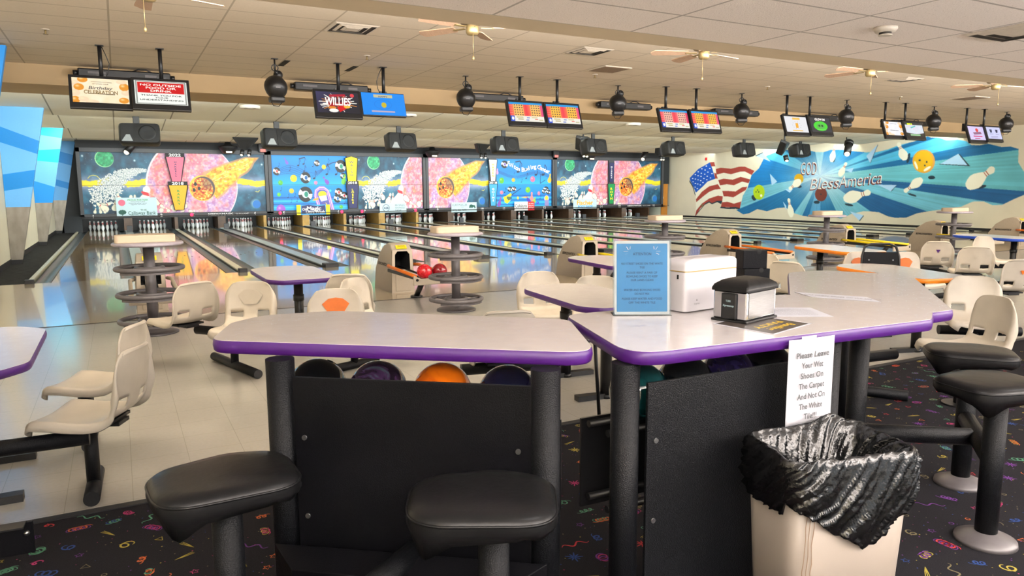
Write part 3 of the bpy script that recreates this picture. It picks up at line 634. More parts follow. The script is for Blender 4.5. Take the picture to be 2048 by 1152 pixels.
# ---------------------------------------------------------------- pennants and sponsor signs
YS = YM-.02
def pennant(x, z0, z1, w0, w1, m, word, tm, label, year=None, point=False, hw=.13):
    t = thing('name_pennant', label, 'pennant', (x, YS, z0), group='tapered name pennants between the masking panels')
    h = z1-z0; P = [(-w0/2, 0), (w0/2, 0), (w1/2, h*.92), (0, h) if point else (w1/2, h), (-w1/2, h*.92) if point else (-w1/2, h)]
    T = frame_T((0, 0, 0), (1, 0, 0), (0, 0, 1))
    MB().prism([(a*1.16, b*1.03-.015*h) for a, b in P], -.012, -.004, T=T).make('backing', 'lbl', t)
    MB().prism(P, -.004, .006, T=T).make('banner', m, t)
    tb = MB(); n = len(word)
    for i, ch in enumerate(word): text(tb, ch, T, .55*h*.8/n, None, 0, h*.84-(i+.5)*h*.66/n, bold=.035, z=.008, wide=1.35)
    tb.make('lettering', tm, t, fix=False)
    if year:
        yb = MB(); yb.prism([(-w1*.55, h), (w1*.55, h), (w1*.55, h+.15), (-w1*.55, h+.15)], -.006, .004, T=T); MBx = yb.make('year_plate', 'lbl', t)
        yt = MB(); text(yt, year, T, .1, .42, 0, h+.075, bold=.03, z=.006); yt.make('year', 'white', t, fix=False)
pennant(2.08, 1.93, 2.87, .3, .62, 'pinkb', 'HARRELL', 'navy', 'pink pennant with a year plate hanging over the big planet near lane 2', '2022')
pennant(2.12, .83, 1.78, .3, .64, 'orangeb', 'BARRY', 'green', 'orange pennant hanging at the planet between lanes 2 and 3', '2018')
pennant(9.05, 1.95, 3.0, .34, .52, 'yelb', 'WALSH', 'greyst', 'yellow pennant beside the blue music picture over lane 6', None, True)
pennant(9.06, .78, 1.80, .34, .5, 'navy', 'LOEPKE', 'yelb', 'navy pennant with yellow letters beside the music picture', '2018')
pennant(15.93, 1.95, 2.96, .22, .42, 'greyb', 'HAZEN', 'yelb', 'pale grey pennant between the fireball and the second music picture')
pennant(15.93, .78, 1.80, .24, .42, 'skyb', 'GOINS', 'white', 'sky blue pennant under the grey one over lane 11', '2018')
pennant(22.9, 1.9, 2.9, .22, .3, 'navy', 'DIERKS', 'white', 'dark pennant with white letters on the rightmost masking unit')
pennant(22.9, .78, 1.80, .24, .42, 'greenb', 'ROTH', 'yelb', 'green pennant with yellow letters on the rightmost masking unit')
def sign(x0, x1, z0, z1, label, base='signw'):
    t = thing('sponsor_sign', label, 'sign', ((x0+x1)/2, YS-.02, z0), group='sponsor signs on the masking units')
    MB().box((0, 0, (z1-z0)/2), (x1-x0, .016, z1-z0)).make('board', base, t, fix=False)
    return t, x1-x0, z1-z0, frame_T((0, -.009, 0), (1, 0, 0), (0, 0, 1))
def ltext(t, T, rows, mb=None):
    by = {}
    for s_, h, w, cx, cy, m, b in rows: text(by.setdefault(m, MB()), s_, T, h, w, cx, cy, bold=b)
    for m, b in by.items(): b.make('lettering', m, t, fix=False)
t, w, h, T = sign(-.06, 1.33, .60, 1.32, 'white bank sign with a green tree emblem over lanes 1 and 2')
ltext(t, T, [('THE', .07, .22, .22, .25, 'dkgreen', 0), ('Callaway Bank', .14, .95, .17, .14, 'dkgreen', .005), ('With You for the Moments That Matter', .04, .85, .2, .045, 'lbl', 0), ('PROUD PARTNER', .06, .7, .05, .63, 'green', .01), ('of the Community Bank', .035, .5, .05, .57, 'ink', 0), ('Fulton Bowling Center', .04, .62, .05, .51, 'navy', 0), ('together for Fulton', .04, .5, .05, .46, 'navy', 0)])
mb = MB()
for i in range(9): a = i*.7; mb.add([(-.5+.085*math.cos(a)+.05*math.cos(q), .17+.045*math.sin(a)+.05*math.sin(q), .0012+i*.0001) for q in (k*.628 for k in range(10))], [tuple(range(10))], 0, False, T)
mb.box((-.5, .07, .001), (.03, .06, .001), 0, T); mb.make('tree_emblem', 'dkgreen', t, fix=False)
mb = MB(); mb.add([(-.5+.12*math.cos(q), .53+.12*math.sin(q), .0012) for q in (k*.314 for k in range(20))], [tuple(range(20))], 0, False, T); mb.make('round_emblem', 'pinkb', t, fix=False)
t, w, h, T = sign(6.62, 8.03, .53, .95, 'blue and yellow car wash sign over lanes 5 and 6', 'skyb')
for sx in (-.62, .62): MB().box((sx, -.012, .21), (.17, .01, .42)).make('yellow_end', 'yelb', t, fix=False)
MB().add([(x, y, .001) for x, y in ((-.5, .06), (.5, .06), (.52, .2), (.5, .40), (.2, .36), (-.2, .42), (-.5, .38))], [tuple(range(7))], 0, False, T).make('blue_swoosh', 'navy', t, fix=False)
for s_, h_, w_, cx, cy in (('Magic', .17, .6, .03, .27), ('CAR', .09, .22, -.36, .23), ('Ultra Wash', .13, .8, .08, .12)):
    b = MB(); text(b, s_, T, h_, w_, cx, cy, bold=.03, z=.003); b.make('lettering', 'white', t, fix=False)
t, w, h, T = sign(10.25, 11.5, .55, .97, 'pale bank sign with a round emblem over lanes 7 and 8')
ltext(t, T, [('PEOPLES', .075, .45, .32, .32, 'ink', 0), ('SAVINGS', .075, .45, .32, .21, 'ink', 0), ('BANK', .075, .3, .25, .1, 'ink', 0), ('ASB', .1, .22, -.33, .21, 'navy', .02)])
MB().torus((0, 0, 0), .15, .012, 24, 4, T=T @ Matrix.Translation((-.33, .21, 0))).make('round_emblem', 'navy', t)
t, w, h, T = sign(13.72, 15.03, .50, .96, 'pale sign with a green car emblem over lanes 9 and 10')
ltext(t, T, [('KURT MUELLER', .1, .75, -.22, .34, 'ink', 0), ('CELL', .05, .15, -.1, .23, 'ink', 0), ('(573) 826-9698', .1, .72, -.25, .11, 'ink', 0)])
MB().add([(x, y, .001) for x, y in ((.25, .2), (.28, .32), (.36, .36), (.48, .32), (.55, .32), (.6, .2), (.55, .16), (.5, .25), (.45, .2))], [tuple(range(9))], 0, False, T).make('car_emblem', 'dkgreen', t, fix=False)
t, w, h, T = sign(17.08, 18.2, .52, .95, 'white and red technology sign over lanes 11 and 12', 'white')
MB().box((.38, -.009, .215), (.37, .006, .43)).make('red_end', 'red', t, fix=False)
ltext(t, T, [('Callabyte', .15, .68, -.19, .23, 'lbl', .01), ('TECHNOLOGY', .03, .2, .0, .1, 'red', 0)])
b = MB()
for i, s_ in enumerate(('GIG FIBER', 'PHONE', 'TV')): text(b, s_, T, .06, .28, .38, .33-.1*i, z=.006)
b.make('lettering', 'white', t, fix=False)
t, w, h, T = sign(20.5, 21.95, .55, 1.02, 'white sign with big orange lettering over lanes 13 and 14')
ltext(t, T, [('Fischer', .22, 1.0, 0, .31, 'orangeb', .03), ('BODY SHOP', .12, .9, .02, .1, 'skyb', .03)])
# ---------------------------------------------------------------- red indicators on the mask skirt
for x, wh in ((2.55, 'right of the pennants near lane 3'), (5.95, 'left of number 5'), (8.55, 'right of number 6'), (9.45, 'left of number 7'), (11.95, 'right of number 8')):
    t = thing('indicator_light', 'glowing red foul indicator on the mask skirt, '+wh, 'indicator light', (x, YM-.01, .63), group='red indicators')
    MB().box((0, .0, 0), (.22, .03, .1)).make('housing', 'black', t, fix=False); MB().sphere((0, -.015, 0), .06, 12, 8).make('lens', 'glowred', t)

# ================================================================ wall mural
MOUT='26.42,0.56 26.25,1.19 25.98,1.56 25.79,2.14 25.3,2.48 25.05,2.89 24.85,3.05 23.95,3.3 23.52,3.24 22.91,3.3 22.1,3.09 21.71,3.07 21.37,3.15 20.85,3.13 20.36,3.06 19.66,2.97 19.17,2.96 18.7,3.04 18.3,3.17 17.62,3.29 17.12,3.44 16.98,3.39 16.69,3.37 16.39,3.26 16,3.26 15.66,3.18 15.47,3.03 15.19,3.01 14.91,3.05 14.47,2.92 14.18,2.92 13.9,2.82 13.88,2.38 13.66,2.04 13.22,1.69 13.6,1.29 13.95,1.12 14.27,0.94 14.59,0.92 14.9,1.05 15.28,1.04 15.67,0.85 16.91,0.65 17.32,0.57 17.75,0.39 18.21,0.37 18.52,0.42 18.92,0.57 19.25,0.59 19.64,0.59 20.19,0.46 20.66,0.25 20.96,0.32 21.72,0.28 22.55,0.3 23.13,0.42 23.6,0.67 24.09,0.63 24.71,0.47 25.3,0.56 25.79,0.35 26.18,0.28 26.65,0.48'
MCEN=(21.83, 2.06)
MBS=[((25.98,1.56),'L'),((26.42,0.56),'D'),((23.13,0.42),'L'),((22.68,0.3),'D'),((22.22,0.64),'M'),((21.72,0.65),'D'),((20.98,0.67),'L'),((19.3,0.6),'N'),((16.95,0.66),'L'),((15.55,1.16),'N'),((16.13,1.61),'T'),((13.9,2.79),'D'),((15.47,3.04),'B'),((17.79,3.11),'D'),((19.65,2.71),'B'),((19.75,2.96),'E'),((21.69,3.11),'L'),((22.13,3.06),'D'),((23.86,3.28),'B'),((24.84,2.91),'E')]
MSTAR='28.85,2.69 29.17,2.56 28.59,2.56 28.93,2.49 29.44,2.41 28.72,2.38 28.42,2.3 29.2,2.33 28.95,2.28 29.65,2.27 29.44,2.21 28.76,2.17 29.22,2.17 29.85,2.07 29,2.06 28.52,2.08 29.64,2.04 29.43,2 28.78,1.99 29.23,1.95 29.81,1.9 29.06,1.85 29.63,1.81 29.45,1.78 29.25,1.73 29.64,1.62 29.47,1.54'
MPOLY="""w 30.08,2.1 29.45,2.55 28.6,2.87 28.29,2.88 28.16,2.52 28.09,2.07 27.84,1.67 27.59,1.22 27.63,0.89 27.7,0.78 27.99,0.89 28.35,0.77 28.57,0.86 28.88,0.72 29.2,0.52 29.41,0.25 29.6,0.07 29.54,0.56 29.59,1.21 29.81,1.68 30.07,1.95
w 28.16,2.52 27.81,2.58 27.1,2.51 26.52,2.6 26.18,2.58 25.57,2.37 25.74,2.18 25.95,1.62 26.26,1.19 26.42,0.55 26.71,0.59 27.25,0.56 27.71,0.61 27.62,0.85 27.59,1.22 27.84,1.67 28.09,2.07
b 30.08,2.1 29.45,2.55 28.6,2.87 28.4,2.53 28.2,2.08 28.14,2.04 28.72,1.9 29.09,1.63 29.57,1.33 29.81,1.68 30.05,1.99
r 28.6,2.87 28.29,2.88 28.21,2.67 28.49,2.66
r 28.26,2.34 28.13,2.3 27.99,2.04 28.2,2.04
r 29.55,0.98 29.13,1.37 28.6,1.65 27.98,1.76 27.76,1.52 28.22,1.48 28.59,1.37 29.01,1.14 29.52,0.83
r 29.6,0.07 29.5,0.4 29.1,0.76 28.57,1.03 27.95,1.18 27.61,1.15 27.63,0.89 27.99,0.89 28.35,0.77 28.57,0.86 28.88,0.72 29.2,0.52 29.41,0.25
r 28.16,2.52 27.81,2.58 27.1,2.51 26.52,2.6 26.18,2.58 25.57,2.37 25.74,2.18 26.17,2.35 26.51,2.35 27.09,2.24 27.59,2.32 28.1,2.24
r 27.96,1.96 27.58,2.03 26.97,1.97 26.45,2.1 25.82,1.97 25.91,1.79 26.34,1.87 26.86,1.7 27.36,1.75 27.82,1.7
r 27.65,1.42 27.3,1.42 26.75,1.39 26.32,1.6 25.99,1.62 26.08,1.46 26.45,1.3 26.88,1.1 27.28,1.15 27.54,1.15
r 27.65,0.85 27.27,0.88 26.82,0.79 26.34,0.91 26.42,0.55 26.81,0.61 27.71,0.61
k 27.63,0.91 27.7,0.76 27.98,0.85 28.35,0.74 28.56,0.82 28.88,0.7 29.41,0.23 29.6,0.05 29.41,0.27 28.88,0.76 28.57,0.89 28.35,0.8 27.99,0.92
k 27.72,0.63 27.26,0.6 26.71,0.63 26.42,0.58 26.44,0.53 26.71,0.54 27.2,0.52 27.77,0.56
k 30.08,1.99 29.81,1.68 29.59,1.21 29.62,1.17 29.85,1.64 30.1,1.91
t 25.56,3.08 25.11,3.21 24.6,2.77
t 24.62,2.22 24.16,1.84 24.48,1.68
t 23.7,1.49 23.24,1.5 23.42,1.34
t 23.79,0.94 23.57,0.74 23.58,0.54
t 22.89,3.13 22.76,3.22 22.43,2.96
t 19.64,2.83 19.16,3.25 19.44,2.53
t 20.19,2.37 20.65,2.29 20.28,2.17
t 19.07,1.67 18.23,1.65 18.45,1.4
t 20.26,0.57 19.6,0.43 19.77,0.19
t 22.88,3.16 22.77,3.22 22.44,2.98
t 16.6,2.39 15.92,2.75 15.47,2.29
k 19.16,3.25 19.14,3.25 19.43,2.53 19.45,2.52
k 18.23,1.65 18.23,1.63 18.44,1.39 18.46,1.41
k 19.6,0.43 19.59,0.4 19.76,0.18 19.79,0.2
k 15.92,2.75 15.86,2.73 15.46,2.29 16.6,2.39 16.58,2.41 15.56,2.33
k 25.56,3.08 25.11,3.22 25.09,3.19 25.51,3.05
k 25.44,1.14 25.41,1.1 25.4,1.06 25.4,1.02 25.42,0.99 25.45,0.97 25.49,0.96 25.53,0.96 25.58,0.98 25.62,1.01 25.66,1.04 25.68,1.08 25.69,1.12 25.69,1.16 25.67,1.19 25.64,1.21 25.61,1.22 25.56,1.22 25.52,1.2 25.47,1.18
g 24.89,1.35 24.9,1.25 24.94,1.15 25.02,1.07 25.11,1.02 25.22,1 25.33,1.02 25.43,1.06 25.52,1.14 25.57,1.24 25.6,1.35 25.59,1.46 25.54,1.56 25.46,1.64 25.37,1.69 25.26,1.71 25.15,1.69 25.05,1.64 24.96,1.56 24.91,1.46
k 22.77,1.61 22.78,1.59 22.8,1.57 22.82,1.56 22.86,1.55 22.9,1.54 22.94,1.55 22.98,1.56 23,1.57 23.02,1.59 23.03,1.61 23.03,1.63 23.01,1.65 22.98,1.66 22.95,1.67 22.91,1.67 22.87,1.67 22.83,1.66 22.8,1.65 22.78,1.63
y 22.7,1.96 22.7,1.89 22.73,1.83 22.79,1.78 22.86,1.75 22.93,1.74 23.01,1.75 23.08,1.78 23.14,1.83 23.18,1.9 23.2,1.97 23.19,2.03 23.15,2.1 23.1,2.14 23.03,2.17 22.96,2.18 22.88,2.17 22.81,2.14 22.75,2.09 22.71,2.03
k 21.77,0.93 21.77,0.91 21.8,0.89 21.83,0.87 21.87,0.86 21.92,0.86 21.97,0.86 22.02,0.87 22.05,0.89 22.08,0.9 22.09,0.93 22.08,0.95 22.06,0.97 22.02,0.98 21.98,0.99 21.93,1 21.88,0.99 21.84,0.99 21.8,0.97 21.78,0.95
n 21.42,1.27 21.43,1.18 21.47,1.1 21.53,1.03 21.61,0.98 21.71,0.97 21.8,0.98 21.89,1.02 21.97,1.09 22.02,1.18 22.04,1.27 22.03,1.37 21.99,1.45 21.93,1.52 21.84,1.56 21.75,1.58 21.65,1.56 21.56,1.52 21.49,1.45 21.44,1.37
k 16.71,1.91 16.72,1.89 16.73,1.87 16.77,1.86 16.8,1.85 16.85,1.85 16.89,1.85 16.93,1.86 16.96,1.88 16.98,1.9 16.99,1.92 16.99,1.94 16.97,1.95 16.94,1.97 16.9,1.98 16.86,1.98 16.81,1.98 16.77,1.97 16.74,1.95 16.72,1.93
o 16.76,2.51 16.77,2.38 16.82,2.26 16.91,2.16 17.03,2.1 17.16,2.08 17.3,2.11 17.43,2.17 17.54,2.27 17.61,2.4 17.65,2.54 17.64,2.68 17.58,2.8 17.49,2.89 17.36,2.95 17.23,2.96 17.09,2.94 16.96,2.87 16.86,2.77 16.79,2.64
y 16.84,2.51 16.85,2.39 16.9,2.28 16.97,2.2 17.08,2.14 17.2,2.13 17.32,2.15 17.43,2.21 17.52,2.3 17.59,2.41 17.62,2.54 17.61,2.66 17.56,2.77 17.48,2.86 17.37,2.91 17.25,2.92 17.13,2.9 17.02,2.84 16.93,2.75 16.87,2.63
k 25.39,1.37 25.39,1.36 25.39,1.35 25.4,1.35 25.41,1.34 25.42,1.34 25.43,1.34 25.44,1.35 25.45,1.35 25.45,1.36 25.45,1.37 25.45,1.38 25.45,1.39 25.44,1.4 25.43,1.4 25.42,1.4 25.41,1.4 25.41,1.4 25.4,1.39 25.39,1.38
k 25.22,1.37 25.22,1.36 25.22,1.35 25.23,1.34 25.24,1.33 25.25,1.33 25.26,1.33 25.27,1.34 25.27,1.35 25.28,1.36 25.28,1.37 25.28,1.38 25.28,1.39 25.27,1.4 25.26,1.41 25.25,1.41 25.24,1.41 25.23,1.4 25.22,1.39 25.22,1.38
k 25.29,1.46 25.3,1.45 25.3,1.44 25.31,1.43 25.32,1.43 25.32,1.43 25.34,1.43 25.34,1.43 25.35,1.44 25.36,1.45 25.36,1.46 25.36,1.47 25.35,1.48 25.35,1.48 25.34,1.49 25.33,1.49 25.32,1.49 25.31,1.48 25.3,1.48 25.3,1.47
k 17.32,2.56 17.33,2.55 17.33,2.54 17.34,2.53 17.35,2.53 17.36,2.53 17.38,2.53 17.39,2.54 17.4,2.54 17.4,2.56 17.41,2.57 17.41,2.58 17.4,2.59 17.39,2.6 17.38,2.6 17.37,2.6 17.36,2.6 17.34,2.6 17.34,2.59 17.33,2.58
k 17.05,2.49 17.05,2.48 17.05,2.48 17.06,2.47 17.07,2.46 17.08,2.46 17.09,2.46 17.1,2.47 17.11,2.48 17.11,2.49 17.11,2.5 17.11,2.51 17.11,2.52 17.1,2.52 17.09,2.53 17.08,2.53 17.07,2.53 17.06,2.52 17.05,2.51 17.05,2.5
k 17.11,2.36 17.11,2.35 17.11,2.34 17.12,2.34 17.13,2.33 17.14,2.33 17.15,2.33 17.16,2.34 17.17,2.35 17.18,2.35 17.18,2.36 17.18,2.38 17.17,2.38 17.17,2.39 17.16,2.4 17.15,2.4 17.14,2.39 17.12,2.39 17.12,2.38 17.11,2.37
k 21.69,1.27 21.7,1.26 21.7,1.26 21.71,1.25 21.71,1.25 21.73,1.25 21.74,1.25 21.75,1.25 21.75,1.26 21.76,1.26 21.76,1.27 21.76,1.28 21.76,1.29 21.75,1.3 21.74,1.3 21.73,1.3 21.72,1.3 21.71,1.3 21.7,1.29 21.7,1.28
w 17.45,2.4 17.43,2.35 17.41,2.3 17.41,2.26 17.41,2.24 17.42,2.22 17.43,2.23 17.46,2.25 17.48,2.28 17.51,2.32 17.53,2.37 17.55,2.42 17.57,2.46 17.57,2.5 17.57,2.53 17.56,2.54 17.54,2.54 17.52,2.52 17.5,2.49 17.47,2.44
w 16.91,2.33 16.91,2.31 16.92,2.29 16.94,2.26 16.98,2.23 17.02,2.2 17.06,2.18 17.1,2.16 17.14,2.15 17.16,2.15 17.18,2.17 17.18,2.18 17.17,2.21 17.15,2.23 17.12,2.26 17.08,2.29 17.03,2.31 16.99,2.33 16.96,2.33 16.93,2.33
w 21.53,1.53 21.54,1.51 21.56,1.5 21.6,1.5 21.64,1.49 21.7,1.49 21.75,1.49 21.8,1.5 21.83,1.5 21.86,1.52 21.87,1.53 21.86,1.54 21.84,1.55 21.8,1.56 21.75,1.56 21.7,1.56 21.65,1.56 21.6,1.56 21.56,1.55 21.54,1.54
w 25.02,1.2 25.02,1.18 25.03,1.16 25.05,1.14 25.07,1.13 25.09,1.13 25.11,1.13 25.13,1.14 25.15,1.16 25.16,1.18 25.17,1.2 25.16,1.22 25.16,1.24 25.14,1.25 25.12,1.26 25.1,1.27 25.08,1.26 25.05,1.25 25.04,1.24 25.03,1.22
k 20.1,0.81 20.12,0.8 20.15,0.79 20.2,0.78 20.25,0.79 20.32,0.79 20.38,0.81 20.44,0.82 20.48,0.84 20.51,0.86 20.52,0.88 20.51,0.89 20.48,0.9 20.43,0.9 20.37,0.9 20.3,0.89 20.24,0.88 20.18,0.86 20.14,0.84 20.11,0.82
k 17.39,1.21 17.41,1.21 17.43,1.2 17.47,1.21 17.52,1.22 17.58,1.23 17.64,1.25 17.68,1.27 17.72,1.29 17.74,1.31 17.75,1.32 17.74,1.33 17.71,1.33 17.67,1.33 17.62,1.32 17.56,1.3 17.51,1.29 17.46,1.27 17.42,1.25 17.4,1.23
k 17.76,2.65 17.77,2.6 17.79,2.55 17.81,2.51 17.84,2.49 17.86,2.48 17.88,2.5 17.89,2.53 17.89,2.58 17.89,2.63 17.89,2.69 17.87,2.75 17.85,2.8 17.83,2.83 17.81,2.86 17.78,2.86 17.77,2.85 17.75,2.81 17.75,2.77 17.75,2.71
k 14.85,1.59 14.86,1.57 14.88,1.55 14.93,1.53 14.99,1.51 15.06,1.49 15.14,1.49 15.21,1.49 15.26,1.5 15.3,1.51 15.31,1.53 15.31,1.55 15.28,1.57 15.23,1.6 15.17,1.61 15.09,1.63 15.02,1.63 14.95,1.63 14.9,1.63 14.86,1.61
k 21.1,2.76 21.11,2.71 21.13,2.67 21.15,2.64 21.17,2.63 21.18,2.62 21.2,2.63 21.21,2.66 21.21,2.69 21.21,2.74 21.2,2.78 21.18,2.83 21.17,2.87 21.15,2.9 21.13,2.91 21.11,2.92 21.1,2.91 21.09,2.88 21.09,2.85 21.09,2.8
w 22.87,1.93 22.95,1.95 23.05,1.95 23.15,1.92 23.22,1.87 23.27,1.76 23.31,1.67 23.35,1.64 23.41,1.62 23.47,1.6 23.5,1.56 23.48,1.51 23.45,1.47 23.39,1.45 23.33,1.46 23.29,1.51 23.26,1.55 23.21,1.57 23.09,1.58 22.95,1.6 22.88,1.65 22.82,1.73 22.8,1.8 22.81,1.86
r 23.3,1.68 23.32,1.67 23.22,1.57 23.2,1.58
r 23.35,1.65 23.36,1.64 23.26,1.54 23.24,1.55
w 23.21,0.24 23.17,0.29 23.14,0.38 23.14,0.5 23.17,0.6 23.26,0.72 23.34,0.82 23.36,0.87 23.36,0.94 23.36,1.02 23.39,1.06 23.45,1.09 23.49,1.09 23.52,1.05 23.53,0.99 23.5,0.93 23.46,0.86 23.46,0.81 23.48,0.69 23.5,0.55 23.48,0.45 23.42,0.34 23.36,0.26 23.29,0.22
r 23.33,0.81 23.34,0.83 23.46,0.81 23.45,0.79
r 23.34,0.87 23.35,0.89 23.47,0.87 23.47,0.85
w 21.25,2.63 21.2,2.65 21.15,2.72 21.1,2.81 21.09,2.89 21.11,3.01 21.14,3.11 21.14,3.16 21.11,3.21 21.09,3.27 21.1,3.31 21.13,3.35 21.17,3.36 21.21,3.34 21.23,3.3 21.23,3.24 21.23,3.18 21.24,3.14 21.3,3.05 21.37,2.96 21.39,2.87 21.38,2.77 21.36,2.69 21.32,2.64
r 21.14,3.1 21.14,3.12 21.24,3.14 21.25,3.12
r 21.13,3.15 21.13,3.17 21.23,3.19 21.24,3.17
w 20.81,2.01 20.76,2.02 20.69,2.06 20.63,2.12 20.59,2.19 20.59,2.3 20.59,2.39 20.58,2.43 20.54,2.47 20.51,2.51 20.5,2.55 20.53,2.59 20.56,2.6 20.61,2.6 20.65,2.57 20.66,2.52 20.67,2.47 20.69,2.44 20.77,2.38 20.86,2.31 20.9,2.25 20.92,2.16 20.91,2.08 20.88,2.04
r 20.6,2.38 20.59,2.4 20.69,2.44 20.7,2.42
r 20.58,2.42 20.57,2.44 20.67,2.48 20.68,2.46
w 20.57,1.01 20.47,0.95 20.32,0.91 20.14,0.91 19.99,0.95 19.83,1.08 19.7,1.19 19.63,1.22 19.52,1.22 19.42,1.23 19.36,1.27 19.33,1.35 19.36,1.41 19.43,1.46 19.51,1.47 19.6,1.43 19.69,1.38 19.77,1.37 19.95,1.41 20.17,1.44 20.32,1.41 20.47,1.32 20.58,1.22 20.61,1.13
r 19.72,1.18 19.7,1.2 19.76,1.37 19.79,1.37
r 19.64,1.21 19.61,1.22 19.67,1.39 19.7,1.39
w 17.23,1.91 17.3,1.93 17.4,1.92 17.52,1.88 17.6,1.82 17.66,1.7 17.72,1.59 17.76,1.56 17.83,1.53 17.9,1.5 17.93,1.46 17.92,1.4 17.89,1.36 17.83,1.34 17.78,1.36 17.73,1.41 17.68,1.47 17.64,1.49 17.51,1.51 17.37,1.54 17.28,1.6 17.21,1.69 17.18,1.78 17.18,1.84
r 17.71,1.6 17.72,1.59 17.64,1.49 17.62,1.5
r 17.76,1.57 17.77,1.55 17.69,1.45 17.67,1.46
w 17.89,2.61 17.86,2.66 17.85,2.74 17.86,2.84 17.91,2.92 18.02,3.01 18.11,3.08 18.14,3.12 18.15,3.18 18.17,3.24 18.2,3.28 18.27,3.29 18.31,3.28 18.34,3.23 18.34,3.18 18.3,3.13 18.25,3.08 18.23,3.04 18.24,2.93 18.24,2.81 18.2,2.72 18.12,2.65 18.05,2.59 17.98,2.58
r 18.1,3.07 18.12,3.08 18.23,3.04 18.23,3.02
r 18.13,3.12 18.14,3.13 18.26,3.09 18.25,3.07
w 15.49,1.48 15.39,1.45 15.26,1.47 15.11,1.52 15.01,1.6 14.92,1.77 14.86,1.92 14.81,1.97 14.72,2 14.64,2.04 14.61,2.1 14.61,2.19 14.65,2.24 14.73,2.27 14.8,2.25 14.86,2.18 14.91,2.11 14.97,2.08 15.14,2.06 15.32,2.02 15.44,1.95 15.53,1.82 15.58,1.69 15.57,1.59
r 14.87,1.91 14.85,1.93 14.97,2.08 14.99,2.07
r 14.81,1.96 14.79,1.98 14.9,2.12 14.93,2.11"""

def pts(t): return [tuple(map(float, q.split(','))) for q in t.split()]
def mural():
    c = Cv(860, 175, 31.2, 12.9, 3.5, -.02); X, Y = c.X, c.Y; base = np.array([214, 208, 186])/255
    c.a = np.zeros(c.a.shape)+base
    COLS = dict(L=(104, 180, 204), D=(14, 104, 158), M=(70, 150, 200), N=(18, 88, 142), T=(96, 178, 192), B=(74, 178, 220), E=(10, 116, 186))
    O = c.pmask(pts(MOUT)); ang = np.arctan2(Y-MCEN[1], -(X-MCEN[0])); idx = np.zeros(X.shape, int); bs = [(math.atan2(p[1]-MCEN[1], -(p[0]-MCEN[0])) % (2*math.pi), k) for p, k in MBS]
    bs.sort(); A = ang % (2*math.pi); col = np.zeros(c.a.shape)+np.array(COLS[bs[-1][1]])/255
    for a, k in bs: col[A >= a] = np.array(COLS[k])/255
    st = c.noise(.02, 3, 2); rad = np.hypot(X-MCEN[0], (Y-MCEN[1])*1.6)
    tex = np.random.default_rng(4).random(720); streak = tex[(A/(2*math.pi)*719).astype(int)]*.5+.5*c.noise(.5, 8)
    col = np.clip(col*(.9+.22*streak[..., None]), 0, 1); g = np.exp(-(rad/1.5)**2)[..., None]*(.5+.5*streak[..., None])
    col = col*(1-g)+np.array([226, 238, 246])/255*g; c.put(O.astype(float), col)
    K = dict(w=(232, 232, 214), b=(8, 84, 190), r=(160, 64, 54), k=(28, 52, 66), t=(168, 208, 240), g=(170, 204, 20), y=(216, 170, 14), n=(112, 54, 44), o=(206, 150, 70))
    mk = O.copy()
    for ln in MPOLY.split('\n'):
        k, rest = ln.split(' ', 1); P = pts(rest); m = c.pmask(P); mk |= m; c.put(m.astype(float), K[k])
        if ln is MPOLY.split('\n')[2]: pass
    for y, z in pts(MSTAR): c.ell(y, z, .055, .024, (240, 244, 250))
    mk = mk.reshape(175, 2, 860, 2).any((1, 3)); m2 = mk.copy()
    m2[1:] |= mk[:-1]; m2[:-1] |= mk[1:]
    rgb = c.out()
    return art_grid('painting', rgb, (XR-.006, 31.2, 3.5), (0, -18.3, 0), (0, 0, -3.52), 'mural', None, m2)
M['mbrown'] = mat('mural_brown', (112, 56, 50), .65)
t = thing('wall_mural', 'painted mural of a waving flag, blue burst, flying pins and balls on the right wall', 'mural', (XR, 22, 0))
o = mural(); o.parent = t; o.matrix_parent_inverse = Matrix.Translation((-XR, -22, 0))
for mname, dz, dy, xx in (('mbrown', -.03, .02, -.009), ('white', 0, 0, -.012)):
    b = MB()
    for s_, y0, z0, y1, z1, h, w in (('GOD', 22.9, 2.42, 21.95, 2.42, .55, .85), ('Bless', 22.25, 1.72, 20.9, 1.80, .5, 1.5), ('America', 20.85, 1.80, 18.9, 1.98, .5, 2.0)):
        T = frame_T((xx, (y0+y1)/2-22+dy*1.5, (z0+z1)/2+dz), (0, y1-y0, z1-z0), (0, 0, 1)); text(b, s_, T, h, w, 0, 0, shear=.25 if s_ != 'GOD' else 0, bold=-.012 if mname == 'white' else .012, z=0)
    b.make('lettering', mname, t, fix=False)
for nm, lb, ct, y, z, m, d_ in (('fire_alarm', 'small red fire alarm on the wall above the flag', 'fire alarm', 28.87, 3.06, 'red', (.05, .12, .14)), ('wall_outlet', 'small brown outlet plate on the wall left of the flag', 'outlet', 29.06, .66, 'brass', (.02, .12, .14))):
    tag(MB().box((0, 0, 0), d_).make(nm, m, None, (XR-.02, y, z), bevel=.01), lb, ct)
# ================================================================ things on the ceilings
ZC = 3.63
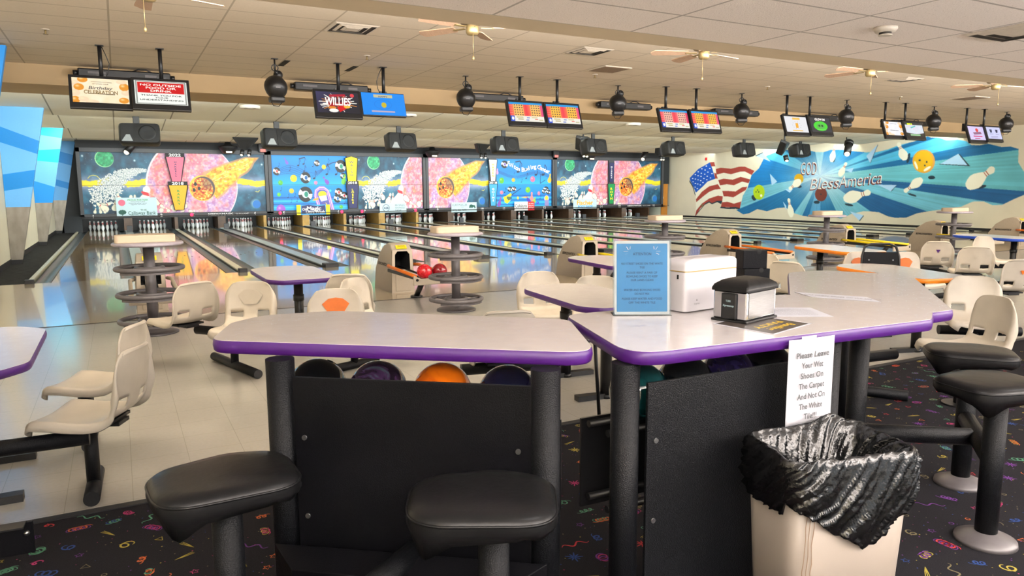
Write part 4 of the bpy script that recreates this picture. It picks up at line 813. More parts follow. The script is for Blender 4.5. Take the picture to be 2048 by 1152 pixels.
# scoring monitors: (pole ceiling point, screen style)
POLES = [(-.079, 12.185), (.692, 12.088), (3.33, 12.146), (4.118, 12.192), (6.708, 12.08), (7.527, 12.089), (10.039, 11.917), (10.814, 11.869), (13.419, 11.779), (14.118, 11.736), (16.714, 11.66), (17.368, 11.576), (19.968, 11.574), (20.661, 11.512)]
MONX = [(-.496, .295), (.28, 1.061), (2.889, 3.674), (3.688, 4.463), (6.38, 7.18), (7.185, 7.996), (9.777, 10.586), (10.57, 11.379), (13.208, 14.003), (13.98, 14.745), (16.528, 17.287), (17.2, 17.986), (19.865, 20.671), (20.6, 21.339)]
SW, SH = 144, 84
def scr(kind):
    c = Cv(SW, SH, 0, 100, 0, 58); X, Y = c.X, c.Y
    if kind == 'party' or kind == 'party2':
        c.a = mixc(c.noise(12, 3), (250, 222, 180), (255, 240, 214)) if kind == 'party' else mixc(c.noise(12, 3), (225, 228, 240), (245, 244, 250))
        for x, y, rx, ry, col in ((19, 4, 9, 7, 0), (6, 13, 7, 7, 1), (12, 22, 9, 8, 0), (5, 36, 9, 8, 1), (5, 52, 8, 8, 0), (19, 50, 9, 6, 1), (92, 18, 9, 9, 0), (88, 6, 10, 5, 1), (94, 32, 8, 6, 1), (90, 50, 9, 7, 0), (34, 56, 12, 5, 1)):
            k = (230, 150, 50) if col == 0 else (244, 214, 180); c.ell(x, y, rx, ry, k); c.ell(x-rx*.3, y-ry*.3, rx*.6, ry*.5, (255, 236, 190), .8, 0, 1)
        c.line([(28, 36), (74, 37)], 1.6, (40, 40, 36)); c.line([(34, 8), (70, 9)], .7, (60, 60, 50))
    elif kind == 'food':
        c.a[:] = np.array((240, 244, 236))/255
        for a, b in ((2.5, 97.5), (4, 96)): c.line([(a, 2), (b, 2), (b, 56), (a, 56), (a, 2)], .9, (30, 30, 30))
        c.poly([(6, 4), (94, 4), (94, 30), (6, 30)], (206, 10, 20))
    elif kind == 'splash':
        c.a = mixc(np.clip((X+Y)/160, 0, 1), (60, 56, 96), (36, 36, 52), (26, 28, 40)); rg = np.random.default_rng(2)
        for i in range(60):
            a = rg.uniform(0, 6.28); r_ = rg.uniform(16, 34); c.line([(50+r_*.5*math.cos(a)*1.3, 29+r_*.5*math.sin(a)*.8), (50+r_*math.cos(a)*1.35, 29+r_*math.sin(a)*.8)], rg.uniform(.7, 2.2), (255, 250, 240) if i % 3 else (236, 150, 60))
        c.poly([(30, 8), (68, 5), (70, 11), (32, 14)], (180, 20, 50)); c.poly([(46, 42), (64, 34), (70, 44), (52, 55)], (214, 10, 20)); c.ell(70, 38, 8, 6, (246, 190, 60)); c.ell(34, 43, 8, 5, (220, 130, 40)); c.ell(38, 51, 11, 5, (250, 245, 235)); c.poly([(26, 30), (72, 26), (80, 36), (30, 40)], (170, 16, 36)); c.poly([(24, 16), (80, 12), (80, 30), (26, 34)], (110, 14, 34), .5); c.ell(85, 8, 5, 5, (220, 60, 70))
    elif kind == 'beer':
        c.a[:] = np.array((16, 138, 240))/255; c.poly([(28, 4), (72, 4), (72, 12), (28, 12)], (196, 190, 150)); c.ell(50, 31, 6, 7, (200, 180, 40)); c.poly([(20, 46), (74, 46), (74, 50), (20, 50)], (190, 170, 190)); c.line([(48+20*math.cos(t*.2), 30+12*math.sin(t*.2)) for t in range(32)], .5, (20, 80, 190), .6)
    elif kind.startswith('score'):
        bg = dict(score1=((250, 190, 100), (236, 60, 70), (220, 60, 130)), score2=((240, 180, 160), (236, 60, 80), (220, 40, 90)), score3=((255, 190, 70), (236, 60, 80), (230, 60, 130)))[kind]
        c.a[:] = np.array((240, 60, 80))/255; c.put((Y < 7).astype(float), (30, 150, 220)); b = (Y >= 7) & (Y < 41)
        c.put(b.astype(float), mixc(X/100, bg[1], bg[0], bg[1], bg[0], bg[2]))
        for x0 in (16, 66):
            c.poly([(x0-3, 6), (x0+26, 6), (x0+26, 41), (x0-3, 41)], bg[0], .9); 
            for i in range(4):
                for j in range(5): c.ell(x0+1+i*7, 9+j*7.2, 1.9, 1.7, (60, 56, 66))
        for y in range(5): c.line([(0, 12+y*7), (10, 12+y*7)], .8, (255, 200, 190), .6)
        c.put((Y > 41).astype(float), (236, 232, 220)); c.put(((Y > 41) & (X < 12)).astype(float), (60, 90, 200)); c.ell(7, 49, 3.5, 5, (240, 240, 250))
        for x, y, w_, col in ((18, 45, 20, (180, 160, 60)), (22, 51, 16, (150, 130, 60)), (48, 46, 9, (60, 90, 190)), (45, 53, 9, (60, 90, 200)), (62, 45, 18, (200, 180, 100)), (72, 50, 9, (226, 60, 50)), (84, 52, 12, (180, 170, 120))): c.poly([(x, y-1.6), (x+w_, y-1.6), (x+w_, y+1.6), (x, y+1.6)], col, .7)
    elif kind == 'beerw':
        c.a[:] = np.array((226, 226, 230))/255; c.poly([(36, 4), (70, 4), (70, 12), (36, 12)], (236, 190, 90)); c.poly([(46, 24), (58, 24), (57, 42), (45, 42)], (236, 170, 50)); c.poly([(28, 50), (74, 50), (74, 54), (28, 54)], (236, 190, 90))
        for i in range(10): a = i*.63; c.ell(51+19*math.cos(a), 32+13*math.sin(a), .9, .9, (60, 60, 60))
    elif kind == 'glow':
        c.a[:] = np.array((52, 54, 62))/255; c.ell(48, 33, 34, 19, (70, 214, 50)); c.ell(48, 34, 20, 11, (90, 180, 80)); c.ell(42, 32, 5, 4, (20, 60, 30)); c.ell(56, 32, 5, 4, (20, 60, 30)); c.line([(28, 48), (70, 48)], 2, (110, 230, 90))
    elif kind == 'join':
        c.a = mixc(c.noise(9, 5), (236, 196, 220), (210, 226, 236), (240, 220, 236)); c.put((Y < 10).astype(float), (50, 50, 52)); c.put((Y > 45+.002*(X-50)**2*-1+2).astype(float), (40, 42, 40)); c.poly([(12, 3), (42, 3), (42, 9), (12, 9)], (110, 190, 40)); c.poly([(20, 48), (76, 48), (76, 55), (20, 55)], (150, 200, 150)); c.poly([(28, 20), (58, 12), (60, 16), (32, 25)], (90, 190, 190))
    elif kind == 'chart':
        c.a[:] = np.array((212, 200, 240))/255; c.ell(54, 16, 9, 8, (220, 60, 60)); c.poly([(26, 26), (76, 22), (80, 32), (30, 36)], (120, 60, 90), .7); c.poly([(24, 40), (80, 40), (80, 45), (24, 45)], (210, 60, 120)); c.poly([(30, 50), (62, 50), (62, 54), (30, 54)], (190, 60, 120))
    else:
        c.a[:] = np.array((200, 204, 240))/255; c.poly([(20, 12), (38, 12), (36, 26), (24, 28)], (30, 50, 90)); c.poly([(62, 12), (80, 12), (76, 26), (64, 28)], (30, 40, 80)); c.line([(22, 46), (70, 46)], 2, (110, 100, 150)); c.line([(22, 52), (70, 52)], 2, (150, 140, 190)); c.line([(18, 34), (42, 34)], 1.4, (120, 120, 170)); c.line([(60, 34), (84, 34)], 1.4, (120, 120, 170))
    return c.out()
KINDS = ['party', 'food', 'splash', 'beer', 'score1', 'score3', 'score2', 'score3', 'beerw', 'glow', 'party2', 'join', 'chart', 'teams']
MLAB = ['leftmost monitor, showing a celebration notice with gold balloons', 'monitor showing a red and white notice about outside food and drink', 'monitor with a dark picture of splashing red cups', 'monitor with a plain bright blue beer picture', 'score monitor, left half of the third hanging pair', 'score monitor, right half of the third hanging pair', 'score monitor, left half of the fourth hanging pair', 'score monitor, right half of the fourth hanging pair', 'monitor with a white screen and small beer glass', 'monitor with a green glowing oval on black', 'monitor with balloons round a pale notice, above the mural', 'monitor with pink splashes and a dark lower edge', 'monitor with a lilac screen and red emblem near the right edge', 'rightmost monitor, lilac screen with two dark boxes']
IMG = {k: scr(k) for k in set(KINDS)}
for i, ((px, py), (xa, xb)) in enumerate(zip(POLES, MONX)):
    w = xb-xa; h = w*.63; tilt = R(19)
    t = thing('scoring_monitor', MLAB[i], 'monitor', (px, py, ZC), group='overhead monitors')
    xm = (xa+xb)/2-px; ca, sa = math.cos(tilt), math.sin(tilt)
    T = Matrix.Translation((xm, -.02, 3.20-ZC)) @ Matrix.Rotation(-tilt, 4, 'X')   # local: x right, z up from the top edge, -y towards the viewer; leans out at the top
    def box(c, d, nm, m, bev=.006):
        b = MB().box(c, d, 0, T); return b.make(nm, m, t, bevel=bev)
    blue = KINDS[i] == 'beer'; hb = h*.86 if blue else h
    box((0, .03, -hb/2), (w-.01, .06, hb), 'casing', 'black')
    bz = .012 if blue else .045; low = .012 if blue else .085
    o = T @ Vector((-w/2+bz, -.003, -bz)); u = (T.to_3x3() @ Vector((w-2*bz, 0, 0))); v = (T.to_3x3() @ Vector((0, 0, -(hb-bz-low))))
    art_grid('screen', IMG[KINDS[i]], o, u, v, 'screen', t)
    Ts = frame_T(o+u/2+v/2+(T.to_3x3() @ Vector((0, -.003, 0))), u, -v); sw, sh = u.length, v.length
    rows = {'party': [('CELEBRATION', .055, .42, .0, -.025, 'brass'), ('Birthday', .045, .3, 0, .04, 'ink'), ("LET'S PLAN YOUR", .014, .2, 0, .1, 'lbl')], 'food': [('NO OUTSIDE', .03, .54, 0, .115, 'white'), ('FOOD OR', .03, .4, 0, .07, 'white'), ('DRINK', .03, .28, 0, .025, 'white'), ('THANK YOU FOR', .021, .54, 0, -.045, 'lbl'), ('YOUR', .02, .18, 0, -.08, 'lbl'), ('UNDERSTANDING', .021, .57, 0, -.115, 'lbl')],
            'splash': [('WILLIES', .13, .42, 0, .02, 'white')], 'glow': [('GLOW IN', .05, .34, .0, .135, 'white')], 'beer': [('HAPPY', .025, .16, 0, .135, 'navy')], 'join': [('JOIN A', .04, .2, -.15, .14, 'yelb')]}.get(KINDS[i], [])
    for s_, h_, w_, cx, cy, m in rows:
        b = MB(); text(b, s_, Ts, h_, w_, cx, cy, bold=.02, shear=.15 if s_ in ('WILLIES', 'GLOW IN', 'Birthday') else 0, z=.0005); b.make('lettering', m, t, fix=False)
    mb = MB(); mb.cyl((0, .03, 0), (0, .03, -.45), .028, 12); mb.box((0, .03, -.004), (.11, .11, .008)); mb.box((0, .07, -.5), (.12, .06, .2)); mb.make('ceiling_pole', 'black', t)
    if i in (0, 3):
        cb = MB(); sx = 1 if i == 0 else -1; cb.tube([(sx*.03, .03, -.02), (sx*.07, .05, -.12), (sx*.11, .06, -.24), (sx*.09, .06, -.36), (sx*.05, .06, -.44)], .006, 6); cb.make('cable', 'black', t)
# moving head spotlights
HEADS = [((2.333, 12.2), 0, 3.168), ((5.774, 12.476), 14, 3.203), ((9.047, 12.243), 26, 3.249), ((12.27, 12.051), 34, 3.215), ((15.454, 11.822), 38, 3.214), ((18.778, 11.754), 42, 3.231), ((22.037, 11.705), 46, 3.283)]
WH = ['between the first and second monitor pairs', 'left of the third monitor pair', 'left of the fourth monitor pair', 'right of the fourth monitor pair', 'right of the glowing green monitor', 'left of the lilac monitors', 'at the right edge of the photo']
def moving_head(x, y, a, zc, where):
    t = thing('scanner_spotlight', 'black scanner spotlight on a ceiling hook '+where, 'spotlight', (x, y, ZC), R(-a), group='scanner spotlights under the fan ceiling')
    mb = MB(); mb.cyl((0, 0, 0), (0, 0, -.2), .014, 8); mb.box((0, 0, -.004), (.1, .1, .008)); mb.torus((0, 0, 0), .05, .008, 20, 6, T=Matrix.Translation((0, 0, -.14)) @ Matrix.Rotation(R(90), 4, 'X')); mb.cyl((0, 0, -.18), (.04, 0, -.24), .025, 10); mb.make('hook', 'black', t)
    dz = zc-ZC
    MB().sphere((.08, .18, dz+.24), .075, 16, 10).make('mirror_knob', 'black', t)
    MB().tube([(.0, .0, dz+.1), (.05, .1, dz+.24), (.08, .16, dz+.26)], .022, 8).tube([(.03, .02, dz+.08), (.09, .1, dz+.18), (.1, .17, dz+.2)], .018, 8).make('arm', 'greyst', t)
    T = Matrix.Translation((0, -.02, dz+.02)) @ Matrix.Rotation(R(115), 4, 'X')
    MB().lathe([(.0001, .17), (.09, .17), (.15, .12), (.175, .03), (.17, -.08), (.12, -.17), (.06, -.2), (.0001, -.2)], 22, T=T).make('housing', 'black', t)
    MB().box((0, -.04, dz-.17), (.23, .2, .1)).make('lens_box', 'black', t, bevel=.03)
    b = MB(); b.box((0, -.2, dz+.03), (.07, .008, .02)); b.box((0, -.2, dz-.0), (.07, .008, .02)); b.make('vent_label', 'greyst', t)
    MB().tube([(-.1, -.06, dz-.2), (-.06, -.07, dz-.27), (.02, -.07, dz-.28), (.08, -.06, dz-.21)], .006, 6).make('safety_loop', 'black', t)
for (p, a, z), wh in zip(HEADS, WH): moving_head(p[0], p[1], a, z, wh)
# black light tubes along the bulkhead
BARS = [(-.43, .95), (3.05, 4.45), (6.55, 7.92), (9.96, 11.42), (13.49, 15.01), (17.0, 18.5), (20.68, 22.3)]
for i, (a, b) in enumerate(BARS):
    w = b-a; t = thing('blacklight_bar', 'long black light bar on the bulkhead, %s from the left' % 'first second third fourth fifth sixth seventh'.split()[i], 'light bar', ((a+b)/2, 14.4, 3.5), group='black light bars on the bulkhead')
    MB().box((0, -.2, 0), (w, .16, .15)).make('housing', 'black', t, bevel=.02)
    mb = MB()
    for s in (-1, 1): mb.cyl((s*w/2, -.2, .0), (s*(w/2+.07), -.2, .0), .045, 10); mb.box((s*w*.35, -.06, .03), (.05, .12, .05))
    mb.make('end_brackets', 'black', t)
    MB().tube([(.1, -.24, .06), (.2, -.25, .105), (.32, -.25, .105), (.42, -.24, .06)], .012, 6).make('cable', 'black', t)
    mb = MB(); mb.box((-w*.3, -.283, .01), (.26, .004, .035)); mb.box((w*.28, -.283, 0), (.18, .004, .04)); mb.make('label_plate', 'greyst', t)
# speakers under the lane ceiling
SPX = [(.59, 2.861), (4.0, 2.85), (7.46, 2.845), (10.92, 2.838), (14.33, 2.857), (17.8, 2.871), (21.3, 2.9), (24.4, 2.945)]
for i, (x, z) in enumerate(SPX):
    x *= .958; z = 1.574+(z-1.574)*.958
    t = thing('ceiling_speaker', 'dark box loudspeaker with pale horn over lanes %s and %s' % (NAMES[2*i], NAMES[2*i+1]), 'speaker', (x, 19.64, 3.33), R(10 if i else -6), group='speakers over the lanes')
    z = z+.13-3.33; w, h = .88, .5
    T = Matrix.Translation((0, 0, z)) @ Matrix.Rotation(R(-12), 4, 'X')
    P = rpoly([(-w/2, -h/2, .09), (w/2, -h/2, .1), (w/2, h/2, .1), (-w/2, h/2, .09)], 4)
    mb = MB(); n = len(P)
    for (d0, k0), (d1, k1) in (((.0, .9), (.06, 1)), ((.06, 1), (.3, .98)), ((.3, .98), (.48, .72))):
        mb.add([(x_*k0, d0, y_*k0) for x_, y_ in P]+[(x_*k1, d1, y_*k1) for x_, y_ in P], [(q, (q+1) % n, n+(q+1) % n, n+q) for q in range(n)], 0, True, T)
    mb.add([(x_*.9, 0, y_*.9) for x_, y_ in P], [tuple(range(n))], 0, False, T); mb.add([(x_*.72, .48, y_*.72) for x_, y_ in P], [tuple(range(n))], 0, False, T); mb.make('cabinet', 'spk', t)
    TG = T @ Matrix.Rotation(R(90), 4, 'X'); g = MB(); g.prism(rpoly([(-.1, -.225, .05), (.42, -.225, .08), (.42, .225, .08), (-.1, .225, .05)], 4), .0, .012, T=TG); g.make('woofer_grille', 'black', t); g = MB(); g.lathe([(.19, .012), (.185, .018), (.16, .02), (.1, .014), (.0001, .016)], 28, T=TG @ Matrix.Translation((.17, 0, 0))); g.make('woofer_cone', 'spk', t)
    g = MB(); g.add([(-.4, -.006, .2), (-.14, -.006, .2), (-.17, .0, .02), (-.24, .0, .0), (-.3, .0, .02)], [(0, 1, 2, 3, 4)], 1, False, T); g.add([(-.38, -.006, -.2), (-.14, -.006, -.2), (-.2, -.004, -.04), (-.28, -.004, -.04)], [(0, 1, 2, 3)], 0, False, T); g.make('horn', ['spkw', 'black'], t)
    MB().box((-.06, .14, z+.32), (.14, .05, .38)).make('bracket', 'black', t, bevel=.01)
# small fixtures near the masking header: wedge projectors, domes, exit lenses
def hung(kind, x, y, z, lab, rz=0):
    t = thing({'wedge': 'effect_projector', 'dome': 'dome_light', 'red': 'exit_light', 'spot': 'spot_lamp'}[kind], lab, {'wedge': 'light', 'dome': 'light', 'red': 'exit light', 'spot': 'spotlight'}[kind], (x, y, z), R(rz), group={'wedge': 'wedge projectors over the lanes', 'dome': 'dome lights on the header', 'red': 'small exit lights on the header', 'spot': 'small spot lamps over the lanes'}[kind])
    if kind == 'wedge':
        T = Matrix.Rotation(R(25), 4, 'X')
        mb = MB(); mb.prism([(-.42, .2), (.42, .2), (.42, .12), (.1, -.3), (-.1, -.3), (-.42, .12)], -.16, .06, T=T @ Matrix.Rotation(R(90), 4, 'X')); mb.make('housing', 'spk', t, bevel=.02)
        mb = MB(); mb.prism([(-.3, .1), (.3, .1), (.06, -.22), (-.06, -.22)], .061, .075, T=T @ Matrix.Rotation(R(90), 4, 'X')); mb.make('front_plate', 'black', t)
        mb = MB(); mb.cyl((-.12, -.05, -.3), (-.16, -.1, -.46), .07, 12); mb.cyl((.12, -.05, -.28), (.08, -.1, -.46), .07, 12); mb.make('lens_barrel', 'black', t)
        mb = MB(); mb.sphere((-.165, -.105, -.46), .045, 10, 6); mb.sphere((.075, -.105, -.46), .045, 10, 6); mb.make('lens', 'lensw', t)
        MB().cyl((0, .0, .05), (0, .0, ZH-z), .03, 8).make('hanger', 'black', t)
    elif kind == 'dome':
        MB().lathe([(.0001, -.26), (.2, -.24), (.28, -.14), (.36, -.02), (.36, .03), (.14, .09), (.1, .2), (.0001, .2)], 20).make('housing', 'spk', t); MB().box((0, -.26, -.2), (.22, .06, .06)).make('lens', 'lensw', t)
    elif kind == 'red':
        MB().box((0, 0, .08), (.34, .16, .34)).make('housing', 'black', t, bevel=.02); MB().box((0, -.085, -.02), (.2, .02, .12)).make('lens', 'lensred', t)
    else:
        T = Matrix.Rotation(R(38), 4, 'Y') @ Matrix.Rotation(R(-20), 4, 'X')
        MB().cyl((0, 0, .3), (0, 0, -.28), .13, 16, T=T).cyl((0, 0, .32), (0, 0, .18), .16, 16, T=T).make('barrel', 'black', t); MB().tube([(0, 0, 0), (.03, .08, .2), (0, .1, ZH-z)], .02, 6).make('hanger', 'black', t)
        MB().sphere((0, 0, -.28), .1, 12, 6, T=T).make('lens', 'lensw', t)
ZH = 3.5
hung('spot', .59, 31.2, 3.22, 'small spot lamp hanging above number 1')
hung('wedge', 4.05, 27.0, 3.25, 'wedge shaped effect projector above lane 3')
hung('dome', 3.99, 31.05, 3.27, 'dome light on the header above lane 4')
hung('red', 5.366, 31.42, 3.2, 'small exit light between the first two masking units')
hung('dome', 12.667, 31.05, 3.26, 'dome light on the header between the second and third masking units')
hung('wedge', 13.2, 27.0, 3.3, 'wedge shaped effect projector above lane 9', 20)
hung('red', 19.441, 31.42, 3.2, 'small exit light above the last masking unit')
hung('dome', 21.2, 31.05, 3.25, 'dome light above number 13')
ZH = 3.5
hung('wedge', 14.3, 21.3, 3.14, 'wedge projector left of the fifth speaker', 30)
hung('wedge', 22.3, 26.8, 3.34, 'wedge projector above the last masking unit', 25)
hung('spot', 24.6, 30.9, 3.3, 'small spot lamp hanging above lane 15')
hung('wedge', 20.3, 17.9, 2.95, 'wedge projector under the white beer monitor', 35)
hung('spot', 24.0, 18.2, 3.0, 'small black spot lamp hanging in front of the mural')
# ceiling fans
def fan(x, y, rot, lab):
    t = thing('ceiling_fan', lab, 'ceiling fan', (x, y, ZC), R(rot), group='ceiling fans')
    MB().lathe([(.0001, 0), (.08, 0), (.075, -.04), (.03, -.07), (.014, -.07), (.014, -.3), (.0001, -.3)], 20).make('down_rod', 'brass', t)
    MB().lathe([(.0001, -.29), (.1, -.29), (.14, -.31), (.145, -.36), (.12, -.39), (.05, -.40), (.0001, -.40)], 24).make('motor_housing', 'brass', t)
    MB().lathe([(.0001, -.40), (.055, -.40), (.065, -.41), (.065, -.48), (.05, -.50), (.0001, -.505)], 20).make('switch_cup', 'brass', t)
    for k in range(5):
        T = Matrix.Rotation(R(72*k), 4, 'Z') @ Matrix.Translation((0, 0, -.425)) @ Matrix.Rotation(R(12), 4, 'X')
        b = MB().prism(rpoly([(.2, -.055, .02), (.62, -.072, .03), (.66, 0, .02), (.62, .072, .03), (.2, .055, .02)], 3), -.004, .004, T=T).make('blade', 'fanwood', t)
        MB().box((.16, 0, -.006), (.14, .03, .006), 0, T).make('blade_iron', 'brass', b)
    c = MB(); c.cyl((-.05, -.02, -.49), (-.05, -.02, -.72), .003, 5); c.lathe([(.0001, -.76), (.012, -.75), (.012, -.73), (.004, -.715), (.0001, -.715)], 10, (-.05, -.02, 0)); c.make('pull_chain', 'brass', t)
FY = 6.95
for x, r_, l in ((.34, 20, 'leftmost ceiling fan, cut off by the top edge of the photo'), (3.3, 50, 'ceiling fan second from the left, right of the square vent'), (6.42, 10, 'middle ceiling fan above the third monitor pair'), (9.55, 33, 'ceiling fan second from the right'), (12.7, 64, 'rightmost ceiling fan, partly hidden by the soffit')): fan(x, FY, r_, l)
# diffusers and grilles
def vent(x, y, z, s, lab, kind='vent', rz=0):
    t = thing('air_vent', lab, 'vent', (x, y, z), R(rz))
    if kind == 'vent':
        for i, (k, dz) in enumerate(((1., -.002), (.7, -.006), (.42, -.01))):
            mb = MB(); a = s*k/2; b = s*(k-.12)/2
            V = [(-a, -a, dz), (a, -a, dz), (a, a, dz), (-a, a, dz), (-b, -b, dz-.014), (b, -b, dz-.014), (b, b, dz-.014), (-b, b, dz-.014)]
            mb.add(V, [(q, (q+1) % 4, 4+(q+1) % 4, 4+q) for q in range(4)]); mb.make('louvre', 'vent', t)
        MB().box((0, 0, -.002), (s*.98, s*.98, .003)).make('backing', 'ventd', t, fix=False); MB().box((0, 0, -.02), (s*.28, s*.28, .006)).make('centre_plate', 'vent', t, fix=False)
    else:
        MB().box((0, 0, -.006), (s, s, .012)).make('frame', 'vent', t, fix=False); MB().box((0, 0, -.014), (s*.92, s*.92, .008)).make('grille', 'grille', t, fix=False)
vent(2.8, 9.5, ZC, .58, 'square diffuser at the top left of the fan ceiling')
vent(6.42, 9.42, ZC, .55, 'square diffuser above the third monitor pair')
vent(7.68, 10.65, ZC, .56, 'flat brown return grille right of the square diffuser', 'g')
vent(13.52, 9.1, ZC, .5, 'dark diffuser behind the second fan from the right')
vent(17.75, 10.27, ZC, .58, 'flat brown grille at the far right of the fan ceiling', 'g')
vent(6.43, 3.38, 2.80, .58, 'diffuser in the low ceiling at the right edge')
for x, y, lab in ((2.55, 12.55, 'black slot left of the second monitor pair'), (3.68, 12.6, 'black slot above the second monitor pair')):
    tag(MB().box((0, 0, -.003), (.09, .56, .006)).make('ceiling_slot', 'hole', None, (x, y, ZC), fix=False), lab, 'slot')
for i, (x, y) in enumerate(((-.662, 11.317), (3.549, 11.281), (7.796, 11.251), (11.909, 11.0), (16.011, 10.85), (14.523, 8.264))):
    t = thing('sprinkler_head', 'small sprinkler head on the fan ceiling, ' + ['above the leftmost monitor', 'above the blue monitor', 'near the brown grille', 'right of the fourth monitor pair', 'right of the green monitor', 'near the rightmost fan'][i], 'sprinkler', (x, y, ZC), group='sprinkler heads')
    MB().cyl((0, 0, 0), (0, 0, -.012), .05, 14).make('escutcheon', 'vent', t); MB().cyl((0, 0, -.01), (0, 0, -.06), .012, 8).lathe([(.0001, -.06), (.03, -.06), (.03, -.066), (.0001, -.066)], 12).make('deflector', 'brass', t)
t = thing('smoke_detector', 'round cream smoke detector on the low ceiling', 'smoke detector', (5.33, 3.77, 2.80))
MB().lathe([(.0001, 0), (.085, 0), (.088, -.015), (.07, -.04), (.0001, -.04)], 28).make('base', 'vent', t)
mb = MB(); mb.cyl((0, 0, -.04), (0, 0, -.056), .045, 20); mb.make('sensor_cap', 'ventd', t); MB().cyl((0, 0, -.056), (0, 0, -.064), .05, 20).make('cover', 'vent', t)
for x, y in ((2.78, 17.6), (6.62, 17.8), (13.5, 17.5)):
    t = thing('recessed_light', 'round recessed light in the first lane ceiling step over lane %s' % NAMES[int((x-X0)/PAIR)*2], 'light', (x, y, 3.425), group='recessed lights in the lane ceiling')
    MB().lathe([(.13, -.02), (.22, -.02), (.22, 0.05), (.13, .05)], 24).make('trim_ring', 'vent', t); MB().lathe([(.0001, .0), (.13, 0)], 24).make('lens', 'lensw', t)
# ================================================================ ball returns
def ball(x, y, z, m, lab, group=None, r=.108, holes=None):
    mb = MB().sphere((0, 0, 0), r, 32, 20)
    if holes is not None:
        for a, b in ((0, 0), (.22, .05), (.12, .3)):
            d = Vector((math.cos(holes)*math.sin(a+.5), math.sin(holes)*math.sin(a+.5), math.cos(a+.5))); d.rotate(Matrix.Rotation(b, 3, 'Z'))
            mb.cyl(d*(r-.004), d*(r+.0008), .013, 12, mi=1)
    return tag(mb.make('bowling_ball', [m, 'hole'], None, (x, y, z)), lab, 'bowling ball', group)
def swirl(name, c1, c2, c3, sc_=6, rough=.08):
    m = mat(name, c1, rough, coat=.5); nt = m.node_tree; N = nt.nodes.new; L = nt.links.new; b = nt.nodes['Principled BSDF']
    n = N('ShaderNodeTexNoise'); n.inputs['Scale'].default_value = sc_; n.inputs['Detail'].default_value = 5; n.inputs['Distortion'].default_value = 2.2
    tc = N('ShaderNodeTexCoord'); L(tc.outputs['Object'], n.inputs[0]); r = N('ShaderNodeValToRGB'); r.color_ramp.elements[0].color = (*lin(c1), 1); r.color_ramp.elements[0].position = .4; r.color_ramp.elements[1].color = (*lin(c3), 1); r.color_ramp.elements[1].position = .72
    e = r.color_ramp.elements.new(.56); e.color = (*lin(c2), 1); L(n.outputs[0], r.inputs[0]); L(r.outputs[0], b.inputs['Base Color']); return m
M.update(bred=swirl('red_ball', (190, 10, 24), (216, 30, 44), (240, 110, 120), 14), bmaroon=swirl('dark_red_ball', (130, 14, 26), (150, 20, 34), (180, 50, 60), 10), bblack=swirl('black_ball', (10, 12, 15), (16, 18, 22), (30, 34, 38)), bpurp=swirl('purple_swirl_ball', (18, 16, 24), (58, 36, 70), (70, 110, 110), 9),
         borange=swirl('orange_ball', (214, 106, 14), (196, 88, 14), (120, 52, 16), 4), bnavy=swirl('navy_ball', (16, 17, 36), (22, 24, 50), (34, 38, 70)), bteal=swirl('teal_ball', (8, 40, 44), (12, 56, 58), (20, 80, 76)), bviolet=swirl('violet_ball', (22, 18, 42), (34, 28, 66), (60, 56, 100), 8))
RAIL = ['hood', 'orange', 'yellowrail', 'orange', 'yellowrail', 'yellowrail', 'orange', 'orange']
RL = ['behind the leftmost round stand', 'with two red balls, behind the second round stand', 'behind the small purple table', 'with orange rails behind the white dispenser', 'with yellow rails behind the fourth round stand', 'behind the seat with the purple triangle', 'at the right edge beyond the blue table', 'at the far right']
